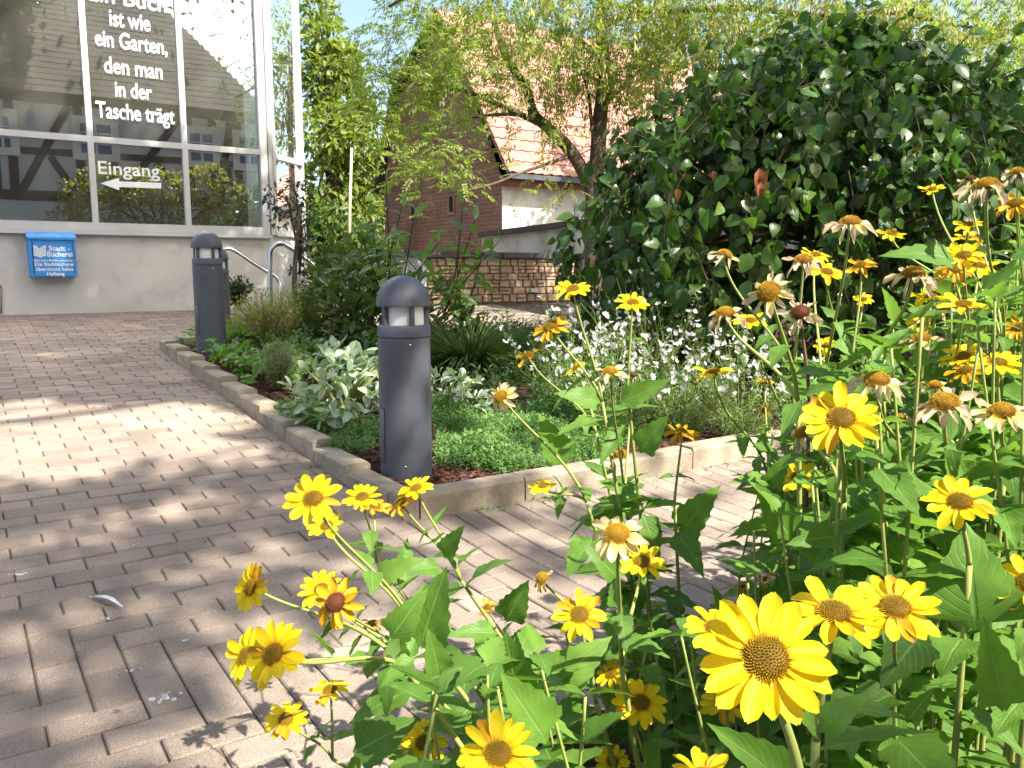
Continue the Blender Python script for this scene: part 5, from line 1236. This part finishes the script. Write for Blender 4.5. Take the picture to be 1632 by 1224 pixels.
# stalks: flowers, junction (px,py) below them, root lean (m to the right, m away), label
ST = [
 ((63, 64, 62), (655, 1075), (.30, .05), 'false sunflower stalk leaning far left over the paving, two big blooms clustered at its tip'),
 ((70, 69), (664, 1010), (.30, .10), 'false sunflower stalk with a large yellow bloom hanging out in front of the left kerb'),
 ((71, 76.5), (600, 895), (.32, .12), 'thin upright false sunflower stalk with a pale-centred bloom left of the near bollard foot'),
 ((67, 68, 82), (650, 1065), (.30, .05), 'false sunflower stalk whose yellow bloom hides a brown withered one, over the left paving'),
 ((72, 72.5), (735, 925), (.28, .10), 'false sunflower stalk with two edge-on blooms in front of the corner kerb below the bollard'),
 ((65, 66), (530, 1210), (.25, .0), 'low false sunflower stalk with two small blooms near the lower left edge of the clump'),
 ((73,), (640, 1260), (.15, .0), 'false sunflower stalk with a tilted bloom at the bottom edge, left of a bigger one'),
 ((74,), (800, 1290), (.08, .0), 'false sunflower stalk with a big bloom cut by the bottom edge at centre'),
 ((75,), (950, 1120), (.12, .1), 'false sunflower stalk with one open frontal bloom against the shaded paving'),
 ((76, 77), (1035, 1240), (.10, .05), 'false sunflower stalk with a broad bloom and a smaller one just above it, bottom centre'),
 ((83,), (980, 1290), (.08, .05), 'short false sunflower stalk with a dull bloom half below the bottom edge'),
 ((78, 79), (990, 1060), (.10, .08), 'false sunflower stalk with a fading cream-tipped bloom over a fresh yellow one'),
 ((80,), (930, 1000), (.15, .10), 'false sunflower stalk with a nearly bare cone keeping two upright petals'),
 ((81,), (815, 1045), (.20, .10), 'low false sunflower stalk with a tiny orange bloom among the leaves over the paving'),
 ((55, 58, 60), (995, 800), (.15, .10), 'branching false sunflower stalk with two half-bare cones and a brown seed ball'),
 ((50, 52), (960, 640), (.16, .12), 'tall false sunflower stalk with a fresh top bloom and a drooping orange one below'),
 ((53, 54), (950, 690), (.18, .12), 'false sunflower stalk with two ragged small blooms left of the white gaura'),
 ((51,), (1000, 620), (.12, .10), 'single-bloomed false sunflower stalk standing out against the dark weeping shrub'),
 ((56, 59), (935, 800), (.20, .12), 'arching false sunflower stalk with a half faded bloom turned left above the herb mat'),
 ((38,), (1075, 800), (.06, .06), 'thin straight false sunflower stalk with one orange bloom in front of the kerb'),
 ((21, 37, 31), (1225, 770), (.14, .06), 'arching false sunflower stalk with a flat side-on bloom over the gaura'),
 ((1, 2), (1272, 640), (.08, .06), 'tall false sunflower stalk with a big bleached white-petalled bloom before the weeping shrub'),
 ((3, 20), (1255, 700), (.10, .08), 'false sunflower stalk with a small bright side-on bloom just under the bleached one'),
 ((4,), (1290, 640), (.04, .06), 'reddish-stemmed false sunflower stalk with drooping white petals round a brown centre'),
 ((7, 6), (1265, 600), (.10, .10), 'false sunflower stalk with two shrivelled hanging-petal heads above the bleached bloom'),
 ((39, 48), (1310, 640), (.04, .08), 'tallest pale cone with curled white petals on a long stem against the dark shrub'),
 ((5, 8, 15), (1355, 600), (.05, .10), 'false sunflower stalk of three smaller blooms behind the tall pale cone'),
 ((9, 12), (1395, 590), (.05, .06), 'false sunflower stalk with a broad golden cone and limp white petals, stem slanting left'),
 ((10, 11, 46), (1545, 540), (.05, .10), 'false sunflower stalk with three overlapping golden blooms at the right'),
 ((41, 43, 42), (1600, 560), (.05, .05), 'very tall false sunflower stalk with a flat tan faded head high at the right'),
 ((45, 49, 40), (1535, 480), (.05, .12), 'false sunflower stalk with small bright blooms below the tall tan head'),
 ((44, 47, 19, 18), (1640, 600), (.05, .05), 'false sunflower stalk at the right edge with orange and shrivelled pink-white heads'),
 ((13, 14), (1520, 610), (.05, .08), 'false sunflower stalk with a side-on yellow bloom beside a brown drooping head'),
 ((17, 16), (1465, 640), (.04, .08), 'false sunflower stalk with a ragged cone under a small round golden bloom'),
 ((22, 33), (1440, 760), (.05, .05), 'false sunflower stalk with a large fading bloom curling down, above the fresh yellow one'),
 ((26, 27, 23), (1520, 760), (.04, .04), 'false sunflower stalk with the largest cream faded bloom'),
 ((28, 24, 25), (1600, 760), (.04, .05), 'false sunflower stalk with a peach faded bloom at the right edge under yellow ones'),
 ((29, 30), (1345, 800), (.03, .04), 'false sunflower stalk with a big fresh yellow bloom and a tattered pale one beside'),
 ((32, 36), (1290, 860), (.05, .05), 'false sunflower stalk with a flat ten-petalled bloom above the right paving'),
 ((34,), (1545, 900), (.03, .04), 'false sunflower stalk with a clean star-like bloom among leaves at the right'),
 ((86,), (1275, 1240), (.05, .0), 'nearest false sunflower stalk carrying by far the largest bright yellow bloom'),
 ((87,), (1300, 1180), (.03, .02), 'false sunflower stalk with a cup-shaped bloom tilted up, right above the largest one'),
 ((88, 96), (1440, 1120), (.02, .03), 'false sunflower stalk with a wide bloom beside the cup-shaped one, small orange bud behind'),
 ((89, 90), (1165, 1220), (.06, .05), 'false sunflower stalk with two blooms tucked behind and below the largest one'),
 ((91,), (1135, 1330), (.04, .0), 'false sunflower stalk with only its upper petals showing at the bottom edge'),
 ((92,), (1640, 1050), (.02, .02), 'false sunflower stalk with a bloom cut by the right edge'),
 ((95, 95.1, 95.2), (1230, 1000), (.06, .08), 'low distant false sunflower stalk with three tiny orange heads over the paving'),
]
def fdepth(d): 
    real = .0735 if d > 64 else (.064 if d > 46 else (.052 if d > 33 else .042))
    if d < 20: real = .022
    return F*real/d
right_ = np.array([1.0, 0, 0]); FH = {}
for i, (px, py, d, kd, a, ph, n_) in FL.items(): FH[i] = (px, py, fdepth(d), d)
def hides_flower(p, r_px=0):
    x, y, D = project(p)
    for (fx, fy, fD, fd) in FH.values():
        if D < fD+.02 and (x-fx)**2+(y-fy)**2 < (fd*.52+r_px)**2: return True
    return False
def leaf_ok(m, ln):
    return not any(hides_flower(m[:3, 3]+m[:3, 1]*f_+m[:3, 0]*c) for f_, c in ((.2, 0), (.5, .22), (.5, -.22), (.8, 0), (1, 0)))
def make_head(i, stalk):
    px, py, d, kd, a, ph, n_ = FL[i]; D = fdepth(d); p = at(px, py, D)
    c = unit(CAM-p); r = unit(np.cross(c, Z))*-1; r = unit(np.cross(Z, c)); up = np.cross(c, r); a, ph = R(a), R(ph)
    e = up*math.cos(ph)-r*math.sin(ph); nrm = unit(c*math.cos(a)+e*math.sin(a))
    rad = d/2/F*D
    x = unit(np.cross(nrm, rnd_dir())); y = np.cross(nrm, x); off = pos_of(stalk)
    low = p-nrm*rad*.08
    kk = {'W': 'w', 'K': 'w', 'O': 'o'}.get(kd, kd); dk = {'W': 'k', 'K': 'k', 'O': 'k'}.get(kd, kd)
    h = link('flower_head', CAL, stalk, Matrix(frame(low-off, x, y, nrm, rad).tolist()))
    link('disc', DISC[dk], h)
    if n_ == 0: return p, nrm, rad
    el0 = {'f': 8, 'o': -4, 'w': -16, 'd': -12, 'c': -30}[kk]; els = {'f': 10, 'o': 16, 'w': 17, 'd': 15, 'c': 20}[kk]
    if kk == 'f' and a > R(60): el0 = 2
    if kk == 'w' and a > R(68): el0 = -12
    xf = []; ids = []
    for k in range(n_):
        az = 6.2832*(k+random.uniform(-.22, .22))/n_ if kk != 'c' else random.uniform(0, 6.28); el = R(random.gauss(el0, els)); dr = np.array([math.cos(az), math.sin(az), 0])
        dd = dr*math.cos(el)+Z*math.sin(el); nn = Z*math.cos(el)-dr*math.sin(el); 
        tw = random.gauss(0, .14); nn = unit(nn+np.cross(dd, nn)*tw)
        base = dr*(.25 if kk != 'c' else .36)+Z*(.0 if k % 2 else -.022); L_ = (.80 if k % 2 else .76)*random.uniform(.90, 1.06)*(1 if kk in 'fo' else random.uniform(.78, 1.05))
        xf.append(leafframe(base, dd, nn, L_, (.82 if kk == 'w' else (1.12 if n_ > 12 else 1.2)))); ids.append(random.randrange(len(PET[kk])))
    if d >= 40:
        for m, q in zip(xf, ids):
            kq = 'd' if kk == 'w' and random.random() < .3 else ('o' if kk == 'f' and d < 200 and random.random() < .07 else kk); link('petal', PET[kq][q % len(PET[kq])], h, Matrix(m.tolist()))
    else:
        h2 = merged('petals', PET[kk], np.array(xf), np.array(ids), None, None, None); h2.parent = h
    return p, nrm, rad
def place_leaf(stalk, base, d, nn, ln, check=True):
    m = leafframe(base, d, nn, ln)
    if check and not leaf_ok(m, ln): return False
    # keep leaves away from the lens
    x, y, D = project(base+d*ln*.6)
    if D < .30 or base[2] < .03: return False
    m[:3, 3] -= pos_of(stalk)
    link('leaf', random.choice(HL), stalk, Matrix(m.tolist())); return True
BACKLIT = 0
for fls, (jx, jy), (lx, ly), lb in ST:
    Dm = float(np.mean([fdepth(FL[i][2]) for i in fls])); pj = at(jx, jy, Dm*1.02+.01)
    pj[2] = max(pj[2], .10)
    root = np.array([pj[0]+lx*.8, pj[1]+ly, .01])
    if pj[2] < .14: root = np.array([pj[0]+lx*.3, pj[1]+ly*.5, .0])
    stk = empty('false_sunflower', root, lb, 'false sunflower', 'false sunflower stalks with flowers')
    mbk = MB(); big = Dm < .9
    r0 = .0042 if Dm < 1.3 else .0036
    main = curve([root, root*.6+pj*.4+Z*.05*pj[2], pj], 7); mbk.tube(main, list(np.linspace(r0*1.15, r0*.85, len(main))), 8)
    paths = [main]
    for i in fls:
        p, nrm, rad = make_head(i, stk); neck = p-nrm*rad*.20
        L_ = np.linalg.norm(neck-pj); dn = nrm*.5+Z*.3
        c1 = pj+unit((neck-pj)*.75+Z*L_*.55)*L_*.36; c2 = neck-unit(unit(dn)*.7+unit(neck-pj)*.6)*L_*.30
        pts = [pj*(1-q)**3+3*c1*q*(1-q)**2+3*c2*q*q*(1-q)+neck*q**3 for q in np.linspace(0, 1, 16)]
        mbk.tube(pts, list(np.linspace(r0*.75, r0*.48, len(pts))), 8); paths.append(pts)
    mbk.obj('stem', m_hbr if 4 in fls else m_hst, stk)
    # opposite leaf pairs up the stems
    for pi, pts in enumerate(paths):
        Lp = sum(np.linalg.norm(b-a) for a, b in zip(pts[:-1], pts[1:])); step = .085
        acc = random.uniform(.02, .06); az = random.uniform(0, 3.14); run = 0
        for a, b in zip(pts[:-1], pts[1:]):
            sl_ = np.linalg.norm(b-a); run += sl_
            while acc < run:
                f_ = acc/max(Lp, .01)
                if pi > 0 and (f_ > .62 or Lp < .08): break
                if pi == 0 and a[2] < .06: acc += step; continue
                q = b-(b-a)/sl_*(run-acc); t_ = unit(b-a); s1 = unit(np.cross(t_, [math.cos(az), math.sin(az), .2])); 
                ln = (.105 if pi == 0 else .062*(1.1-.6*f_))*random.uniform(.75, 1.15)
                for sg in (-1, 1):
                    d = unit(s1*sg+t_*.35-Z*random.uniform(-.1, .45)); place_leaf(stk, q+d*.004, d, perp_up(d, .25), ln)
                acc += step*random.uniform(.8, 1.2)*(1 if pi == 0 else .8); az += 1.57+random.gauss(0, .3)
# leaves traced where the photograph shows them, on the stalks they grow from
def stalk_with(i):
    for (fls, *_r), o in zip(ST, [x for x in COL.objects if x.name.split('.')[0] == 'false_sunflower']):
        if i in fls: return o
TL_ = [(63, 671, 1029, 711, 903, .98, 1.0), (63, 624, 1016, 668, 950, .95, .8), (71, 602, 923, 654, 883, 1.22, .7), (72, 709, 888, 739, 836, 1.35, .9), (72, 702, 904, 645, 905, 1.33, .5), (81, 807, 989, 841, 928, 1.4, .9), (81, 791, 1010, 714, 999, 1.35, .6),
       (74, 700, 1075, 690, 1010, .95, .9), (63, 660, 1050, 600, 1090, .93, .7), (74, 830, 1110, 800, 1010, .95, 1.), (75, 880, 1090, 965, 1020, 1.1, .9), (77, 930, 1180, 1000, 1130, .95, .8), (73, 565, 1200, 655, 1142, .95, .8), (74, 870, 1180, 800, 1070, .85, 1.1),
       (75, 815, 1085, 735, 1060, 1.05, .8), (78, 985, 920, 940, 870, 1.05, .6), (55, 1020, 720, 1062, 660, 1.5, .9), (55, 990, 640, 1068, 603, 1.5, .6), (50, 955, 640, 890, 620, 1.65, .6), (55, 985, 690, 955, 735, 1.5, .6), (58, 1025, 820, 1060, 895, 1.5, .6), (56, 900, 740, 862, 660, 1.7, .7), (38, 1085, 850, 1140, 770, 1.6, .7), (21, 1228, 770, 1170, 752, 1.25, .6),
       (21, 1225, 775, 1262, 720, 1.25, .7), (29, 1262, 860, 1210, 770, 1.05, .8), (1, 1275, 640, 1240, 700, 1.05, .5), (4, 1285, 630, 1345, 610, 1.05, .7), (34, 1555, 1000, 1545, 850, .95, 1.3), (88, 1445, 1150, 1490, 1095, .62, .7), (87, 1308, 1165, 1380, 1100, .60, .8), (87, 1300, 1160, 1278, 1135, .60, .8), (41, 1520, 415, 1430, 375, 1.0, .5), (41, 1565, 460, 1632, 420, .95, .7),
       (86, 1270, 1260, 1130, 1150, .60, .5), (92, 1600, 1130, 1570, 985, .80, .8), (88, 1470, 1010, 1400, 1090, .85, .9), (9, 1375, 640, 1330, 600, 1.1, .6), (22, 1445, 690, 1545, 720, 1.0, .6)]
for fi, x0, y0, x1, y1, D, wsc in TL_:
    stk = stalk_with(fi); a, b = at(x0, y0, D), at(x1, y1, D*.97); ln = np.linalg.norm(b-a); d = unit(b-a)
    nn = unit(unit(CAM-a)*1.0+Z*.55+rng.normal(size=3)*.2); nn = unit(nn-d*np.dot(nn, d)); m = leafframe(a, d, nn, ln); m[:3, 0] *= max(.85, wsc*1.3); m[:3, 3] -= pos_of(stk)
    link('leaf', random.choice(HL), stk, Matrix(m.tolist()))
# leafy stalks without flowers that fill the clump
def topline(px):
    xs = [560, 620, 700, 800, 900, 1000, 1100, 1150, 1200, 1260, 1320, 1400, 1500, 1560, 1632, 1750]; ys = [1190, 1120, 1075, 1030, 1010, 1000, 985, 940, 800, 680, 610, 540, 470, 420, 370, 360]
    return float(np.interp(px, xs, ys))
def side_word(px): return 'x'
nst = 0; tries = 0
DEP = [(.8, 1.1), (1.0, 1.5), (1.5, 2.3), (1.5, 2.3)]
LEAFY = []
while nst < 128 and tries < 6000:
    tries += 1
    px = random.choice((random.uniform(640, 1150), random.uniform(1120, 1680), random.uniform(1180, 1720), random.uniform(1240, 1680))); lo, hi = DEP[tries % 4]; D = random.uniform(lo, hi)
    ty = topline(px)+abs(random.gauss(0, 70)) - (10 if D > 1.4 else 0)
    top = at(px, ty, D)
    if top[2] < .16 or top[2] > 1.25: continue
    s_, t_ = st(top)
    if s_ > 1.9 or (s_ > 1.5 and px < 1180): continue
    root = np.array([top[0]+random.uniform(-.03, .10), top[1]+random.uniform(-.04, .1), .0])
    ok_n = sum(leaf_ok(leafframe(root+(top-root)*f_, unit([math.cos(az_), math.sin(az_), 0]), Z, .1), .1) for f_ in (1, .85, .7, .55) for az_ in (0, 1.57, 3.14, 4.7))
    if ok_n < 12: continue
    stk = empty('leafy_stalk', root, 'leafy green false sunflower stalk without a flower, inside the foreground clump', 'leafy stalk', 'flowerless stalks in the clump')
    pts = curve([root, (root+top)/2+np.array([random.gauss(0, .02), random.gauss(0, .02), 0]), top], 8)
    mbk = MB(); mbk.tube(pts, list(np.linspace(.0034, .0018, len(pts))), 6); mbk.obj('stem', m_hst, stk)
    n_n = int(np.linalg.norm(top-root)/.075); az = random.uniform(0, 3.14)
    for k in range(n_n):
        f_ = 1-k/n_n*1.0
        if f_ < .08 or k > 10: break
        q = pts[min(len(pts)-1, int(f_*(len(pts)-1)+.5))]; az += 1.57+random.gauss(0, .25)
        ln = random.uniform(.075, .125)*(.55 if k == 0 else (.85 if k == 1 else 1))
        for sg in (-1, 1):
            d = unit(np.array([math.cos(az)*sg, math.sin(az)*sg, random.uniform(-.35, .35)+(.5 if k == 0 else 0)])); place_leaf(stk, q, d, perp_up(d, .3), ln, k > 0)
    nst += 1

# ------------------------------------------------------------------ small things on the paving
m_feather = surf('grey_feather', (.35, .38, .43), (.62, .64, .66), 60, .5, spec=.4)
p0 = on_ground(148, 953, .004); p1 = on_ground(196, 971, .008); e_ = empty('feather', p0, 'grey bird feather lying curved on the shaded paving', 'feather')
d = p1-p0; mbk = MB(); side = unit(np.cross(d, Z)); vs = []
for k in range(9):
    f_ = k/8; w_ = .009*math.sin(math.pi*min(1, .12+f_*.86))+.0008; c = p0+d*f_+Z*(.016*math.sin(f_*3.0))
    vs += [c-side*w_+Z*.004, c+Z*.0, c+side*w_*.8+Z*.004]
mbk.add(vs, [(3*k+j, 3*k+j+1, 3*k+j+4, 3*k+j+3) for k in range(8) for j in (0, 1)], smooth=True); mbk.obj('vane', m_feather, e_)
MB().tube([p0-d*.12+Z*.002]+[p0+d*f_+Z*(.001+.016*math.sin(f_*3.0)) for f_ in (0, .3, .6, .9)], [.0012, .0011, .0009, .0007, .0004], 5).obj('quill', m_white, e_)
m_drop = surf('white_dropping', (.72, .72, .70), (.22, .22, .21), 90, .8)
for px, py, sz, lb in ((268, 1112, .026, 'largest white bird dropping on the near paving'), (217, 867, .014, 'white bird dropping splash on the paving in mid distance'), (30, 914, .018, 'grey-white dropping at the left edge of the paving'),
                       (172, 985, .012, 'small white dropping just below the feather'), (297, 1019, .011, 'small white dropping at a joint between feather and yellow blooms'), (213, 1067, .011, 'tiny white dropping above the largest one')):
    c = on_ground(px, py, .001); mbk = MB()
    for _ in range(9):
        q = c+(V*random.gauss(0, .6)+U*random.gauss(0, .45))*sz; r_ = sz*random.uniform(.15, .42); hh = sz*random.uniform(.06, .2)
        mbk.lathe([(r_, 0), (r_*.75, hh*.7), (0, hh)], 7, q-Z*.001)
    o_ = mbk.obj('bird_dropping', m_drop); tag(o_, lb, 'bird dropping', 'droppings on the paving')
m_deb = surf('dry_leaf_litter', (.20, .12, .06), (.10, .06, .035), 30, .85, island=.4)
dlf = blade('dry_leaf', m_deb, 1, .5, 2, .3, -.3, 'ovate'); xf = []
for _ in range(420):
    s, t = random.uniform(1.4, 9.4), random.uniform(-.6, KT-.01)
    if random.random() < .5: s, t = random.uniform(3, 9), KT-abs(random.gauss(0, .06))-.01
    if random.random() < .28: s, t = KS-.02-abs(random.gauss(0, .07)), random.uniform(1.8, 4)
    a = random.uniform(0, 6.28); d = unit([math.cos(a), math.sin(a), .1]); xf.append(leafframe(W(s, t, zg(s)+.004), d, perp_up(d, .4), random.uniform(.006, .022)))
o_ = merged('leaf_litter', [dlf], np.array(xf), np.zeros(len(xf), int), None); tag(o_, 'scattered dry leaf crumbs on the paving and along the kerb foot', 'leaf litter', kind='stuff')
tw = [(845, 592), (800, 585), (760, 596), (714, 600)]
# tall shade tree: its crown throws the dappled light on the paving
m_shade = leafmat('shade_leaf', (.07, .12, .025), (.11, .17, .035), tr=.35, rough=.5)
shl = [blade('leaf', m_shade, 1, .62, 2, .15, .2, 'ovate')]
sb_ = W(-3.0, 7.9, 0); shade = empty('shade_tree', sb_, 'tall tree behind the viewer casting dappled shade over the paving', 'tree')
LIT = []     # light gaps on the ground: centre (s,t), radii
def lit(px, py, rs, rt_, k=1.0, dz=0): s, t = st(on_ground(px, py, dz)); LIT.append((s, t, rs, rt_, k))
for a in ((40, 700, .42, .62), (150, 690, .42, .5), (250, 680, .36, .45), (330, 722, .26, .30), (90, 740, .3, .4), (40, 650, .28, .3), (200, 655, .22, .4),
          (330, 655, .10, .25), (120, 562, .10, .55), (200, 520, .08, .5), (60, 540, .07, .25), (300, 800, .14, .45, .8), (180, 830, .10, .4, .7), (100, 870, .1, .3, .7),
          (200, 960, .10, .22, .9), (250, 935, .08, .25, .9), (130, 1080, .10, .10, .8), (230, 1090, .12, .12, .8), (360, 880, .12, .3, .6), (60, 1060, .07, .14, .9), (330, 1010, .07, .12, .9), (90, 1000, .05, .16, .9), (280, 1180, .06, .10, .9), (160, 1150, .06, .10, .9), (400, 1000, .06, .14, .8), (20, 960, .06, .12, .8), (340, 1100, .06, .1, .8), (60, 880, .06, .2, .8), (230, 760, .05, .3, .7), (420, 800, .08, .2, .8), (120, 600, .05, .35, .9), (280, 590, .05, .2, .8),
          (700, 890, .22, .30, .85), (800, 860, .20, .30, .8), (760, 960, .12, .25, .7), (1000, 800, .3, .4, .8), (1150, 790, .3, .4, .9), (600, 850, .2, .2, .5), (1180, 850, .2, .3, .7)): lit(*a)
for a in ((540, 640, .35, .30, .95), (600, 700, .2, .3, .8), (800, 700, .5, .7, .85), (1020, 690, .9, .9, .95), (1180, 690, .8, .8, .95), (900, 600, .6, .5, .8), (450, 600, .3, .2, .7), (480, 690, .14, .2, .6), (648, 740, .10, .16, .7)): lit(*a, dz=.1)
for a in ((3.50, 1.60, .09, .05, 1), (3.78, 1.50, .12, .05, 1), (3.42, 1.68, .05, .04, 1), (3.98, 1.47, .06, .05, 1), (6.75, 1.5, .12, .06, 1)): LIT.append(a)
def shade_p(s, t):
    if s > 11.2: return 0
    p = 1.0 if s > 4.0 else .80
    if s > 9.5: p = .66
    if s < 2.9 and t > .75: p = .02 if s < 2.1 else .30
    elif s < 2.7 and t < .75: p = .60
    if t > 2.2 and s < 4.8: p *= .12
    elif t > 3.1: p = .14 if s < 7.6 else .0
    elif t > 2.2: p *= .45
    for a, b, rs, rt_, k in LIT:
        q = ((s-a)/rs)**2+((t-b)/rt_)**2
        if q < 1.7: p = min(p, (1-k)*.6+ (0 if q < 1 else (q-1)/.7*p))
    return p
SK = SUN/SUN[2]
HG = np.array([st(at(a, b, c)-SK*(at(a, b, c)[2]-zg(1.5))) for k_, (a, b, c, d_) in FH.items() if d_ > 30 and int(k_*7) % 9 != 4 or d_ > 100])
xf = []; tries = 0; tips = []
while len(xf) < 36000 and tries < 90000:
    tries += 1
    s, t = random.uniform(-1.5, 11), random.uniform(-2.5, 6.6)
    if random.random() > shade_p(s, t): continue
    if np.min((HG[:, 0]-s)**2+(HG[:, 1]-t)**2) < .15**2: continue
    h = random.uniform(7.6, 10.4); q = W(s, t, zg(s))+SK*h
    if random.random() < .006 and s > 3.2 and t < 2.6: tips.append(q)
    d = unit(rng.normal(size=3)*[1, 1, .5]); xf.append(leafframe(q, d, perp_up(d, .6), random.uniform(.15, .27)))
scatter('crown', shl, xf, shade)
mbk = MB(); ctr = np.mean([x[:3, 3] for x in xf], axis=0)
fk = sb_*.6+ctr*[.4, .4, 0]+Z*9.2
limb(mbk, [sb_, sb_+Z*4+V*.1, sb_+Z*8.3, fk, ctr+Z*.4], .22, .08, 10)
for q in tips[:60]: limb(mbk, [fk+(ctr-fk)*random.random()*.8, (fk+q)/2+Z*.3, q], .045, .012, 5)
mbk.obj('trunk', m_bark, shade)
